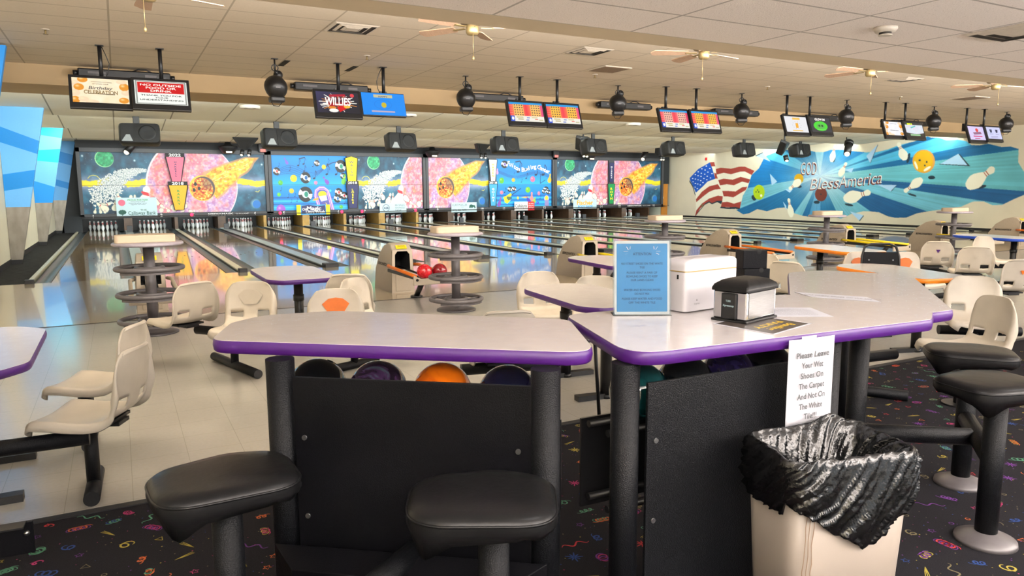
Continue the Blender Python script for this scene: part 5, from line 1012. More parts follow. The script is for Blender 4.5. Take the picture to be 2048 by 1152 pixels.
def ball_return(k):
    x = X0+1.43+PAIR*k
    t = thing('ball_return', 'taupe ball return hood '+RL[k], 'ball return', (x, 10.62, 0), group='ball returns')
    # hood: side profile (y forward is towards the pins), arched section
    prof = [(-.06, 0), (-.05, .55), (-.02, .66), (.05, .735), (.16, .76), (.36, .71), (.58, .56), (.74, .32), (.80, 0)]
    wid = lambda z: .185-.035*(z/.78)**2
    mb = MB(); n = len(prof)
    V = [(-wid(z)+.0, y, z) for y, z in prof]+[(wid(z), y, z) for y, z in prof]
    mb.add(V, [tuple(range(n)), tuple(range(2*n-1, n-1, -1))], 0, True)
    mb.add(V, [(i, i+1, n+i+1, n+i) for i in range(2, n-1)], 0, True)
    fr = lambda sx, z, dy=0: (sx, -.06+.012*(z/.55)+dy, z)
    # front wall with the arched ball opening
    ow = .122; A = [(-wid(0), 0), (wid(0), 0), (wid(.66), .66), (-wid(.66), .66)]
    O = [(-ow, .36), (ow, .36), (ow*.94, .585), (ow*.6, .635), (-ow*.6, .635), (-ow*.94, .585)]
    V = [fr(*p) for p in A]+[fr(*p) for p in O]
    mb.add(V, [(0, 1, 5, 4), (1, 2, 6, 5), (2, 7, 6), (2, 3, 8, 7), (3, 9, 8), (3, 0, 4, 9)], 0, False)
    mb.add([fr(*p) for p in O]+[(a, .4, b) for a, b in O], [(i, (i+1) % 6, 6+(i+1) % 6, 6+i) for i in range(6)]+[(6, 7, 8, 9, 10, 11)], 1, False)
    mb.make('hood', ['hood', 'hole'], t, bevel=.012)
    s = MB().box((0, .0, 0), (.17, .004, .075), 0, Matrix.Translation((0, -.0, .70)) @ Matrix.Rotation(R(-48), 4, 'X')); s.make('warning_sticker', 'yellow', t, fix=False)
    T = Matrix.Translation((0, -.003, .703)) @ Matrix.Rotation(R(42), 4, 'X'); b = MB(); text(b, 'CAUTION', T, .022, .12, 0, .014, bold=.02, z=.003); text(b, 'KEEP HANDS CLEAR', T, .012, .14, 0, -.014, z=.003); b.make('lettering', 'lbl', t, fix=False)
    MB().box((0, -.064, .17), (.24, .012, .29)).make('access_panel', 'hood', t, bevel=.006)
    for sx in (-1, 1):
        T = frame_T((sx*(wid(.42)+.004), .36, .42), (0, -sx*-1, 0), (0, 0, 1)); b = MB(); text(b, 'BOWLOVANTECH', T, .045, .42, 0, 0, bold=.03, shear=.3, z=.006); b.make('side_lettering', 'lbl', t, fix=False)
    # rack towards the bowlers
    m = RAIL[k]
    for sx in (-1, 1):
        MB().tube([(sx*.2, .02, .425), (sx*.245, -.1, .425), (sx*.245, -1.24, .385)], .024, 10).make('rail', m, t)
        MB().box((sx*.245, -.66, .36), (.028, 1.15, .05)).make('rail_bracket', 'black', t, bevel=.01)
    MB().tube([(-.06, .3, .37), (-.06, -1.24, .315)], .018, 8).tube([(.06, .3, .37), (.06, -1.24, .315)], .018, 8).make('ball_track', 'black', t)
    mb = MB(); mb.prism([(-.28, -.07), (.28, -.07), (.28, .07), (.17, .02), (-.17, .02), (-.28, .07)], 0, .035, T=Matrix.Translation((0, -1.235, .33)) @ Matrix.Rotation(R(90), 4, 'X')); mb.make('end_bumper', 'hood', t, bevel=.01)
    for sx in (-1, 1): MB().cyl((sx*.23, -1.27, .335), (sx*.23, -1.274, .335), .02, 14).make('bolt', 'hole', t)
    MB().cyl((0, -.92, .30), (0, -.62, .02), .04, 12).make('leg', 'black', t); MB().cyl((0, -.62, 0), (0, -.62, .025), .09, 20).make('foot_plate', 'black', t)
for k in range(7): ball_return(k)
xr = X0+1.43+PAIR
BX = xr
ball(BX-.055, 9.52, .43, 'bred', 'bright red marbled bowling ball on the orange railed ball return', 'balls on the returns')
ball(BX+.165, 9.5, .428, 'bmaroon', 'dark red bowling ball beside the bright red one on the ball return', 'balls on the returns')

# ================================================================ round ring stands
def stand(x, y, lab, s=1.0, rz=0):
    t = thing('round_ball_stand', lab, 'ball stand', (x, y, 0), R(rz), group='round ring stands')
    MB().lathe([(.0001, 0), (.255, 0), (.255, .015), (.18, .035), (.07, .05), (.0001, .05)], 36).make('base', 'greyst', t)
    MB().cyl((0, 0, .04), (0, 0, .98), .057, 20).make('post', 'greyst', t)
    for z in (.15, .44, .73):
        g = MB(); g.torus((0, 0, z), .335, .026, 44, 10); 
        for a in (0, 120, 240): g.tube([(.05*math.cos(R(a)), .05*math.sin(R(a)), z-.03), (.33*math.cos(R(a)), .33*math.sin(R(a)), z-.005)], .014, 6)
        r_ = g.make('ring_shelf', 'greyst', t); c = MB().torus((0, 0, z+.0), .135, .022, 32, 8); c.make('inner_ring', 'greyst', r_)
        P = [(.34*math.cos(R(a)), .34*math.sin(R(a))) for a in range(-150, -29, 10)]; Q = [(.27*math.cos(R(a)), .27*math.sin(R(a))) for a in range(-30, -151, -10)]
        MB().prism(P+Q, z-.05, z-.022).make('ring_plate', 'greyst', r_)
    MB().lathe([(.0001, .98), (.34, .98), (.36, .99), (.36, 1.008), (.345, 1.02), (.0001, 1.02)], 48).make('top_disc', 'standtop', t)
    P = [(-.33+.0, -.2)]+[(.3*math.cos(R(a))-.02, .02+.3*math.sin(R(a))*.9) for a in range(0, 181, 12)]+[(-.33, .02)]
    P = rpoly([(-.325, -.16, .05), (.27, -.16, .02), (.27, .1, .1), (.0, .27, .2), (-.325, .12, .15)], 6)
    MB().prism(P, 1.02, 1.10).make('riser_box', 'ivory', t, bevel=.006)
stand(.262, 8.93, 'leftmost round ring stand with three grey rings and an ivory riser')
stand(3.83, 8.66, 'second round ring stand from the left, in front of the red balls')
stand(8.45, 10.0, 'middle round ring stand behind the blue attention sign')
stand(12.6, 9.95, 'round ring stand in front of the mural lettering, behind the orange tables')
stand(16.6, 9.75, 'rightmost round ring stand behind the blue edged table')

# ================================================================ tables
def curls(mb, P, z, mi, n, seed, ang):
    rr = random.Random(seed); xs = [p[0] for p in P]; ys = [p[1] for p in P]
    def inside(x, y):
        q = False
        for i in range(len(P)):
            (xa, ya), (xb, yb) = P[i-1], P[i]
            if (ya > y) != (yb > y) and x < (xb-xa)*(y-ya)/(yb-ya)+xa: q = not q
        return q
    k = 0
    while k < n:
        x = rr.uniform(min(xs), max(xs)); y = rr.uniform(min(ys), max(ys))
        if not inside(x, y): k += .3; continue
        k += 1; a0 = ang+rr.uniform(-.5, .5); r_ = rr.uniform(.006, .016); st = rr.uniform(0, 6.28); L = rr.uniform(.8, 2.4); w = .0011
        pt = [(x+math.cos(a0)*(r_*1.6*math.cos(st+L*i/8))-math.sin(a0)*(r_*math.sin(st+L*i/8)), y+math.sin(a0)*(r_*1.6*math.cos(st+L*i/8))+math.cos(a0)*(r_*math.sin(st+L*i/8))) for i in range(9)]
        V = []
        for i, p in enumerate(pt):
            q = Vector(pt[min(i+1, 8)])-Vector(pt[max(i-1, 0)]); q.normalize(); V += [(p[0]-q.y*w, p[1]+q.x*w, z), (p[0]+q.y*w, p[1]-q.x*w, z)]
        mb.add(V, [(2*i, 2*i+1, 2*i+3, 2*i+2) for i in range(8)], mi)
def tabletop(t, P, z, band, th=.045, n=0, seed=1, ang=0):
    I = inset(P, .003); mb = MB(); mb.prism(I, z-th+.003, z); 
    if n: curls(mb, I, z+.0003, 1, n, seed, ang)
    o = mb.make('tabletop', ['laminate', 'curl'], t, fix=False)
    mb = MB(); k = len(P); rings = [(inset(P, d), h) for d, h in ((.006, z-th), (0, z-th+.006), (-.003, z-th/2), (0, z-.005), (.004, z-.0008))]
    V = [(x, y, h) for Q, h in rings for x, y in Q]
    for r_ in range(len(rings)-1): mb.add(V[r_*k:(r_+2)*k], [(i, (i+1) % k, k+(i+1) % k, k+i) for i in range(k)], 0, True)
    mb.make('edge_band', band, t); return o
ZT = 1.055
def bar_table(P, posts, panel, lab, seed, ang, kick=None, holes=()):
    t = thing('bar_table', lab, 'bar table', (0, 0, 0), group='purple edged bar tables')
    tabletop(t, P, ZT, 'purple', .047, 420, seed, ang)
    for (x, y, r_) in posts:
        p = MB().cyl((x, y, .012), (x, y, ZT-.05), r_, 24).make('post', 'tex', t); MB().cyl((x, y, 0), (x, y, .014), r_*1.9, 24).make('foot_plate', 'black', p)
    a, b = Vector(panel[0]), Vector(panel[1]); d = (b-a).normalized(); nrm = Vector((d.y, -d.x)); ht, hb = panel[2], panel[3]
    def slabx(o0, o1, z0, z1, nm, m, f=0, l0=0, l1=None):
        l1 = (b-a).length if l1 is None else l1; A = a+d*l0; B = a+d*l1
        return MB().prism([tuple(A+nrm*o0), tuple(B+nrm*o0), tuple(B+nrm*o1), tuple(A+nrm*o1)], z0, z1).make(nm, m, t, bevel=.002)
    fp = slabx(0, .012, hb, ht, 'front_panel', panel[4])
    for l, z in holes:
        q = a+d*l; MB().cyl((q.x+nrm.x*.012, q.y+nrm.y*.012, z), (q.x+nrm.x*.017, q.y+nrm.y*.017, z), .009, 12).make('panel_bolt', 'steel', fp)
    w = (b-a).length
    for zz in (.46, .735):
        sh = MB()
        for o in (-.13, -.25): sh.tube([tuple((a-d*.06+nrm*o).to_3d()+Vector((0, 0, zz))), tuple((b+d*.06+nrm*o).to_3d()+Vector((0, 0, zz)))], .014, 8)
        sh.make('ball_rail', 'black', t)
    MB().prism([tuple(a-d*.06-nrm*.30), tuple(b+d*.06-nrm*.30), tuple(b+d*.06-nrm*.31), tuple(a-d*.06-nrm*.31)], .40, .74).make('back_slat', 'black', t)
    if kick:
        A = a-d*.07; B = b+d*.05; z0, z1 = kick
        V = []
        for q in (A, B):
            s = d*(.11 if q is A else -.11)
            V += [tuple(q.to_3d()+Vector((nrm.x*.06, nrm.y*.06, z1))), tuple((q+s).to_3d()+Vector((nrm.x*.16, nrm.y*.16, z1-.035))), tuple(q.to_3d()+Vector((nrm.x*.06, nrm.y*.06, z0))), tuple((q+s).to_3d()+Vector((nrm.x*.155, nrm.y*.155, z0)))]
        mb = MB(); mb.add(V, [(0, 1, 5, 4), (1, 3, 7, 5), (0, 2, 3, 1), (4, 5, 7, 6), (2, 6, 7, 3), (0, 4, 6, 2)]); kp = mb.make('kick_plate', 'panelblk', t, bevel=.002)
        for q, s in ((A, .02), (B, -.02)):
            c = q+d*s+nrm*.062; MB().sphere((c.x, c.y, (z0+z1)/2+.03), .012, 12, 8).make('kick_bolt', 'steel', kp)
    return t
PA = rpoly([(.25, 2.70, .09), (1.315, 1.865, .10), (1.565, 2.42, .10), (.80, 3.10, .16), (.50, 3.14, .16), (.36, 3.02, .12)])
bar_table(PA, [(.45, 2.51, .048), (1.168, 1.945, .048)], ((.485, 2.462), (1.135, 1.962), .95, .12, 'panelblk'), 'left bar table with a purple edge, over four bowling balls and a black panel', 4, -.62, (.20, .375), [(.035, .74), (.035, .46), (.77, .73)])
PB = rpoly([(1.385, 1.79, .13), (2.80, 1.70, .06), (2.955, 1.79, .05), (2.99, 1.90, .04), (2.86, 2.47, .06), (1.60, 2.515, .10)])
bar_table(PB, [(1.44, 1.885, .048), (2.335, 1.81, .048)], ((1.49, 1.84), (2.40, 1.815), .94, .10, 'tex'), 'middle bar table carrying the blue sign, white dispenser and napkin holder', 9, 0, None, [(.035, .74), (.03, .46), (.83, .66)])
PC = rpoly([(2.87, 2.46, .03), (2.97, 1.80, .03), (3.11, 1.80, .06), (4.14, 2.66, .14), (3.90, 3.10, .12), (3.62, 3.12, .14)])
t = thing('bar_table', 'right bar table with a purple edge and a pale strip of paper', 'bar table', (0, 0, 0), group='purple edged bar tables'); tabletop(t, PC, ZT-.002, 'purple', .047, 380, 12, .63)
for x, y in ((2.98, 2.14), (3.72, 2.75)):
    p = MB().cyl((x+ .0, y, .012), (x, y, ZT-.05), .045, 20).make('post', 'tex', t); MB().cyl((x, y, 0), (x, y, .014), .09, 24).make('foot_plate', 'black', p)
BG = 'balls on the rack under the bar tables'
for x, y, m, lab, h in ((.612, 2.675, 'bblack', 'black bowling ball, leftmost under the left bar table', 0), (.80, 2.532, 'bpurp', 'purple and teal swirled bowling ball under the left bar table', None), (.995, 2.388, 'borange', 'orange bowling ball under the left bar table', None), (1.185, 2.238, 'bnavy', 'dark navy bowling ball, rightmost under the left bar table', None)):
    ball(x, y, .842, m, lab, BG, holes=h)
for x, m, lab in ((1.62, 'bteal', 'dark teal bowling ball under the middle bar table'), (1.84, 'bblack', 'black bowling ball between the teal and violet ones under the middle bar table'), (2.06, 'bviolet', 'violet blue bowling ball under the middle bar table'), (2.27, 'bblack', 'black bowling ball half hidden by the paper notice')):
    ball(x, 2.04, .842, m, lab, BG)
def settee_table(x, y, lab, band='purple', w=.66, L=1.34, rz=0, one=False, tag_=None):
    t = thing('settee_table', lab, 'table', (x, y, 0), R(rz), group='low settee tables')
    P = rpoly([(-w/2, -L*.38, .16), (-w*.33, -L/2, .12), (w*.33, -L/2, .12), (w/2, -L*.38, .16), (w/2, L*.36, .2), (w*.25, L/2, .2), (-w*.25, L/2, .2), (-w/2, L*.36, .2)], 5)
    tabletop(t, P, .75, band, .045, 90, 3, 1.2)
    for yy in ((-.3,) if one else (-.34, .34)):
        p = MB().cyl((0, yy, .03), (0, yy, .705), .044, 20).cyl((0, yy, .5), (0, yy, .56), .052, 20).make('post', 'black', t)
        MB().cyl((0, yy, .0), (0, yy, .03), .05, 20).box((0, yy, .02), (.5, .07, .04)).make('foot', 'black', p)
        MB().box((0, yy, .697), (.4, .3, .012)).make('top_plate', 'black' if band != 'purple' else 'ivory', p, fix=False)
    if tag_: MB().box((.1, -L/2-.002, .72), (.1, .006, .04)).make('edge_tag', 'white', t, fix=False)
settee_table(1.50, 7.50, 'small purple edged table behind the left bar table, near the orange backed seat', one=True)
settee_table(-.78, 4.68, 'purple edged table cut off by the left edge of the photo', w=.7)
settee_table(3.20, 4.72, 'purple edged table with rounded end left of the blue sign', rz=-6)
settee_table(4.98, 6.82, 'purple edged table corner peeking out behind the blue sign', rz=-6)
settee_table(8.62, 6.62, 'farther orange edged table behind the black bags', 'oband', rz=-14)
settee_table(6.78, 4.52, 'nearer orange edged table beyond the right bar table', 'oband', rz=-18)
settee_table(12.85, 6.85, 'blue edged table at the right edge of the photo', 'blueband', rz=-10, tag_=1)

# ================================================================ molded seats
def seat_shell():
    P = [(.235, -.045), (.232, -.015), (.20, .004), (.12, .0), (.03, -.012), (-.06, -.016), (-.13, -.006), (-.175, .022), (-.20, .07), (-.215, .14), (-.228, .22), (-.24, .29), (-.25, .335), (-.256, .352), (-.268, .352), (-.272, .335)]
    def at(u):
        f = u*(len(P)-1); i = min(int(f), len(P)-2); q = f-i; return (P[i][0]*(1-q)+P[i+1][0]*q, P[i][1]*(1-q)+P[i+1][1]*q)
    def fn(u, v):
        y, z = at(u); s = v*2-1; a = abs(s); w = .225
        w *= (1-.30*max(0, (.16-u)/.16)**2.2) if u < .16 else 1
        tb = max(0, (z-.13)/.222); w *= (1-.40*tb**3.2)
        e = max(0, (a-.86)/.14)
        if z < .06: z2 = z+.018*a*a - .046*e*e
        else: z2 = z-.012*a**4*tb
        y2 = y+(.035*a*a-.05*e*e*(1-max(0, min(1, (z-.13)/.2))))*min(1, max(0, (z-.0)/.1)) if z > 0 else y
        return (s*w, y2, z2)
    mb = MB(); mb.grid(fn, 46, 30, 0, lambda u, v: .505 < u < .555 and (.13 < v < .36 or .64 < v < .87))
    return mb
def seat_proto():
    r = thing('molded_seat', '', 'seat', (0, 0, 0))
    o = seat_shell().make('seat_shell', 'seat', r, (0, 0, .44)); s = o.modifiers.new('thick', 'SOLIDIFY'); s.thickness = .011; s.offset = -1
    MB().box((0, .0, .403), (.24, .26, .016)).box((0, .0, .388), (.12, .3, .02)).make('mount_plate', 'black', r, fix=False)
    return r
SEAT = seat_proto(); used = [False]
def plate(t, m):
    P = [(-.045, -.05), (.045, -.05), (.085, .015), (.045, .05), (0, .057), (-.045, .05), (-.085, .015)]
    P = [(a*1.25, b*1.2) for a, b in P]
    T = Matrix.Translation((0, -.216, .655)) @ Matrix.Rotation(R(-86), 4, 'X') @ Matrix.Rotation(R(180), 4, 'Z')
    MB().prism([(-a, -b) for a, b in P], .0, .006, T=Matrix.Translation((0, -.217, .655)) @ Matrix.Rotation(R(94), 4, 'X') @ Matrix.Rotation(R(180), 4, 'Y') @ Matrix.Scale(-1, 4, (0, 1, 0)) @ Matrix.Scale(-1, 4, (1, 0, 0))).make('back_plate', m, t)
def sticker(t, m):
    MB().add([(-.03, -.2565, .665), (.03, -.2565, .665), (0, -.2505, .615)], [(0, 1, 2)]).make('triangle_sticker', m, t, fix=False)
def seat(x, y, a, lab, pl=None, st=None, post=False):
    if used[0]: s = clone(SEAT, (x, y, 0), R(a), lab)
    else: s = SEAT; s.location = (x, y, 0); s.rotation_euler = (0, 0, R(a)); s['label'] = lab; used[0] = True
    s['group'] = 'molded plastic seats'
    return s, pl, st, post
SE = [
 seat(-.185, 4.24, 66, 'nearer of the two cream molded seats at the left, facing the purple table'),
 seat(-.17, 4.96, 66, 'farther of the two cream molded seats at the left, facing the purple table'),
 seat(-.80, 3.72, 100, 'cream molded seat cut off by the left edge of the photo'),
 seat(.44, 7.02, 28, 'cream molded seat turned away, left of the small purple table'),
 seat(.86, 6.38, 153, 'cream molded seat with a pale back plate left of the small purple table', 'seat'),
 seat(1.42, 5.5, 165, 'cream molded seat with an orange back plate behind the left bar table', 'orange'),
 seat(1.93, 6.15, -145, 'cream molded seat with a pale back plate behind the orange plated one', 'seat'),
 seat(1.95, 6.95, -20, 'cream molded seat mostly hidden behind the pale plated one'),
 seat(3.45, 5.72, 170, 'cream seat back seen over the rounded purple table, left one'),
 seat(3.62, 5.20, 140, 'cream seat back partly behind the blue sign'),
 seat(2.26, 4.36, -15, 'cream seat back peeking over the left bar table'),
 seat(6.52, 6.12, 100, 'cream molded seat facing left beside the black boxes'),
 seat(6.5, 5.5, -75, 'cream molded seat back to back with the one beside the black boxes'),
 seat(7.85, 5.55, 165, 'seat with an orange back plate under the farther orange table', 'orange'),
 seat(8.30, 5.25, 165, 'seat with an orange back plate behind the black folding chair', 'orange'),
 seat(10.62, 6.52, -42, 'cream seat with a purple triangle on its back', None, 'purple'),
 seat(10.12, 5.68, -46, 'plain cream seat between the purple and the orange triangle seats', None, 'seat'),
 seat(8.72, 4.5, -25, 'cream seat with an orange triangle on its back', None, 'orange'),
 seat(6.42, 3.52, 128, 'cream seat facing the camera beside the nearer orange table'),
 seat(5.30, 2.98, 66, 'cream seat on a single post behind the black stools', None, 'seat', True),
 seat(11.95, 6.35, 165, 'cream seat under the blue edged table'),
 seat(13.0, 5.9, 165, 'cream seat at the right edge under the blue edged table'),
]
for s, pl, st, po in SE:
    if pl: plate(s, pl)
    if st: sticker(s, st)
    if po: MB().cyl((0, 0, .0), (0, 0, .385), .035, 16).cyl((0, 0, 0), (0, 0, .012), .11, 20).make('post', 'black', s)
# beam frames that carry the seats
def beam(P, feet, lab, z=.345, stubs=()):
    t = thing('bench_frame', lab, 'bench frame', (P[0][0], P[0][1], 0), group='black tube bench frames')
    o = Vector((P[0][0], P[0][1], 0)); mb = MB()
    a, b = Vector((*P[0], z))-o, Vector((*P[1], z))-o
    mb.cyl(a, b, .04, 18); mb.make('beam', 'tex', t)
    d = (b-a).normalized()
    e = MB(); e.cyl(a-d*.004, a+d*.0, .041, 18); e.make('end_cap', 'black', t)
    for (x, y, ang, L) in feet:
        q = Vector((x, y, 0))-o; dv = Vector((math.cos(R(ang)), math.sin(R(ang)), 0))
        lg = MB().cyl(q+Vector((0, 0, .05)), q+Vector((0, 0, z)), .034, 16).make('leg', 'tex', t)
        f = MB().cyl(q-dv*L/2+Vector((0, 0, .04)), q+dv*L/2+Vector((0, 0, .04)), .038, 18, cmi=1); f.make('foot', ['tex', 'black'], lg)
    for (x, y) in stubs: MB().box((x-o.x, y-o.y, z+.03), (.12, .16, .05)).make('seat_bracket', 'black', t, fix=False)
    return t
beam((( -.21), 4.12) and ((-.21, 4.13), (-1.4, 4.16)), [(-.21, 4.27, 88, .42), (-1.2, 4.2, 88, .42)], 'bench frame under the nearer left seat with its round foot end towards the camera')
beam(((-.25, 4.4), (-.25, 5.25)), [(-.25, 5.15, 88, .4)], 'bench frame under the farther left seat')
beam(((.55, 6.95), (.95, 6.45)), [(.82, 6.72, 105, .95)], 'bench frame under the pair of seats left of the small purple table')
beam(((1.4, 5.6), (2.0, 6.9)), [(1.75, 6.2, 20, .5)], 'bench frame under the seats right of the small purple table')
beam(((3.4, 5.8), (3.7, 5.1)), [(3.55, 5.45, 20, .5)], 'bench frame under the seats behind the rounded purple table')
beam(((2.0, 4.45), (2.6, 4.3)), [(2.3, 4.45, 95, .5)], 'bench frame behind the left bar table')
beam(((6.4, 5.95), (7.1, 5.5)), [(6.75, 5.7, 60, .5)], 'bench frame under the seats beside the black boxes')
beam(((7.7, 5.9), (8.6, 5.3)), [(8.1, 5.6, 50, .5)], 'bench frame under the orange plated seats at the right')
beam(((10.75, 6.75), (10.0, 5.5)), [(10.35, 6.1, 0, .6)], 'bench frame under the triangle sticker seats')
beam(((3.95, 3.45), (5.0, 3.3)), [(4.1, 3.75, 100, .8), (4.85, 3.55, 120, .8)], 'bench frame on the tile beyond the right bar table')
beam(((6.2, 3.7), (6.7, 3.3)), [(6.42, 3.52, 50, .5)], 'bench frame under the seat beside the nearer orange table')
beam(((11.6, 6.5), (13.2, 5.9)), [(12.3, 6.2, 80, .5)], 'bench frame under the seats at the blue table')
# ================================================================ stools
def stool(x, y, rz, lab, px, py, base=True):
    t = thing('bar_stool', lab, 'stool', (x, y, 0), R(rz), group='black vinyl bar stools')
    O = rpoly([(-.215, -.14, .13), (.19, -.185, .11), (.225, .12, .12), (.06, .20, .16), (-.20, .165, .12)], 8); n = len(O); zt = .735
    def ring(k, z): return [(a*k, b*k, z) for a, b in O]
    levels = [ring(.02, zt+.008), ring(.35, zt+.007), ring(.7, zt+.004), ring(.9, zt-.002), ring(.965, zt-.012), ring(.985, zt-.022)]
    mb = MB(); V = sum(levels, [])
    for i in range(len(levels)-1): mb.add(V[i*n:(i+2)*n], [(q, (q+1) % n, n+(q+1) % n, n+q) for q in range(n)], 0, True)
    mb.add(levels[0], [tuple(range(n))], 0, True); c = mb.make('seat_cushion', 'vinyl', t)
    # side boxing with drooping corners
    def droop(i):
        a, b = O[i]; th = math.atan2(b, a); return .034+.055*max(0, math.cos(2*(th-R(218))))**6*(1 if a < 0 else .45)+.004*math.sin(i*1.7)
    mb = MB(); L1 = [(a*.985, b*.985, zt-.022) for a, b in O]; L2 = [(a*1.0, b*1.0, zt-.045) for a, b in O]; L3 = [(a*.95, b*.95, zt-.03-droop(i)) for i, (a, b) in enumerate(O)]; L4 = [(a*.6, b*.6, zt-.062) for a, b in O]
    V = L1+L2+L3+L4
    for i in range(3): mb.add(V[i*n:(i+2)*n], [(q, (q+1) % n, n+(q+1) % n, n+q) for q in range(n)], 0, True)
    mb.make('side_boxing', 'vinyl', c)
    MB().tube([(a*.985, b*.985, zt-.021) for a, b in O], .0042, 6, 0, True).make('piping', 'vinyl', c)
    MB().box((px, py, zt-.066), (.2, .2, .01)).make('mount_plate', 'black', t, fix=False)
    MB().cyl((px, py, .02), (px, py, zt-.06), .045, 24).make('post', 'tex', t)
    MB().lathe([(.0001, 0), (.125, 0), (.122, .018), (.085, .034), (.048, .05), (.0001, .05)], 32, (px, py, 0)).make('floor_flange', 'greyst', t)
    return t
stool(.225, 2.24, 8, 'left black vinyl bar stool in front of the left bar table', .0, .0)
stool(.835, 1.735, -22, 'second black vinyl bar stool, in front of the black panel', .035, .03)
stool(3.32, 1.73, -10, 'nearer black bar stool at the right edge of the photo', .0, -.03)
stool(3.86, 2.13, -46, 'farther black bar stool at the right edge of the photo', .0, .0)
def footbar(p0, p1, q, lab, z=.37):
    t = thing('footrest_bar', lab, 'footrest', (p0[0], p0[1], 0), group='black tube footrests between stools')
    o = Vector((p0[0], p0[1], 0)); a = Vector((0, 0, z)); b = Vector((*p1, z))-o; m = (a+b)/2; e = Vector((*q, z))-o
    d = (b-a).normalized(); MB().cyl(a+d*.05, b-d*.05, .042, 18).make('cross_bar', 'tex', t); d2 = (e-m).normalized(); MB().cyl(m+d2*.03, e, .042, 18).make('arm', 'tex', t)
footbar((3.32, 1.70), (3.86, 2.13), (2.95, 2.42), 'black footrest bar joining the two stools at the right')
footbar((.23, 2.24), (.86, 1.76), (.80, 2.19), 'black footrest bar between the two front stools', .36)
# ================================================================ bin with liner
BXc, BYc, BRZ = 2.03, 1.55, -14
t = thing('waste_bin', 'tall beige waste bin with brown drip stains beside the middle bar table', 'waste bin', (BXc, BYc, 0), R(BRZ))
def rr_(w, d, r): return rpoly([(-w/2, -d/2, r), (w/2, -d/2, r), (w/2, d/2, r), (-w/2, d/2, r)], 6)
RB, RTp = rr_(.385, .245, .06), rr_(.46, .30, .07); n = len(RB)
mb = MB(); V = [(x, y, 0) for x, y in RB]+[(x, y, .722) for x, y in RTp]+[(x*.97, y*.95, .722) for x, y in RTp]+[(x*.96, y*.94, .02) for x, y in RB]
for i in range(3): mb.add(V[i*n:(i+2)*n], [(q, (q+1) % n, n+(q+1) % n, n+q) for q in range(n)], 0, True)
mb.add(V[:n], [tuple(range(n))]); mb.make('bin_body', 'beige', t)
mb = MB()
for x0, z0, z1 in ((-.185, .22, .6), (-.17, .1, .64), (-.155, .3, .62)):
    s = random.Random(int(x0*999)); pt = [(x0+s.uniform(-.004, .004), z0+(z1-z0)*i/10) for i in range(11)]
    yy = lambda z: -(.125+.03*z/.722)-.0012
    V = [(x-.0012*(1+s.random()), yy(z), z) for x, z in pt]+[(x+.0012*(1+s.random()), yy(z), z) for x, z in pt]; mb.add(V, [(i, i+1, 12+i, 11+i) for i in range(10)])
mb.make('drip_stain', 'stain', t, fix=False)
# liner: folded over the rim, hanging lower in the middle of the front
g = thing('bin_liner', 'crumpled black plastic bag lining the beige bin, hanging over its rim', 'bin bag', (BXc, BYc, 0), R(BRZ))
rb = np.random.default_rng(8); G = rb.uniform(0, 6.28, (4, 14)); RN = len(RTp); RL_ = [0]
for q in range(RN): RL_.append(RL_[-1]+(Vector(RTp[(q+1) % RN])-Vector(RTp[q])).length)
def rim(u):
    d = (u % 1)*RL_[-1]; q = max(k for k in range(RN) if RL_[k] <= d+1e-9); f = (d-RL_[q])/(RL_[q+1]-RL_[q]+1e-9); a, b = RTp[q], RTp[(q+1) % RN]; return a[0]*(1-f)+b[0]*f, a[1]*(1-f)+b[1]*f
def wr(a, k): return sum(math.sin(a*(5+4*i)+G[0][i]+k*(2+i*.9)+2.2*math.sin(a*(2+i)+G[1][i]))/(1.3+i*.6) for i in range(9))*.6
def crease(a, k): return sum((1-abs(math.sin(a*(4+3*i)+k*(1.5+2.1*i)+G[2][i])))**3*(.8 if i % 2 else -.8) for i in range(7))
def liner(u, v):
    x, y = rim(u); a = 2*math.pi*u; nx, ny = x/.245, y/.155; L = math.hypot(nx, ny); nx /= L; ny /= L
    hang = .07+.045*max(0, -nx)
    if y < -.10: hang = .07+.165*max(0, 1-abs((x-.03)/(.26 if x < .03 else .21)))
    if nx > .8: hang = .075
    if v < .3: k = v/.3; off = -.075*(1-k)-.012; z = .727-.16*(1-k)**1.4; amp = .006
    elif v < .46: k = (v-.3)/.16; off = -.012+.028*k; z = .727+.017*math.sin(k*math.pi)-.012*k; amp = .004
    else: k = (v-.46)/.54; off = .016+.010*math.sin(k*math.pi)-.006*k; z = .715-(hang+.055)*k; amp = .0055+.003*k
    f = wr(a, v*2.0)*amp+crease(a, v*2.2)*amp*1.5
    if v > .46: f = max(f, -.008)
    if v < .46: z += .006*wr(a, 1.3)+.008*max(0, ny)
    z += .035*math.exp(-((x-.12)/.05)**2)*(ny > .5)*(v < .5)
    return (x+nx*(off+f), y+ny*(off+f), z+.006*wr(a, 2.0)*(v > .7))
lo = MB().grid(liner, 220, 64).make('liner_film', 'bag', g); lo.modifiers.new('thick', 'SOLIDIFY').thickness = .0015
MB().prism([(x*.82, y*.78) for x, y in RTp], .575, .58).make('bag_floor', 'bag', g)
# ================================================================ things on and at the middle table
Zt = ZT
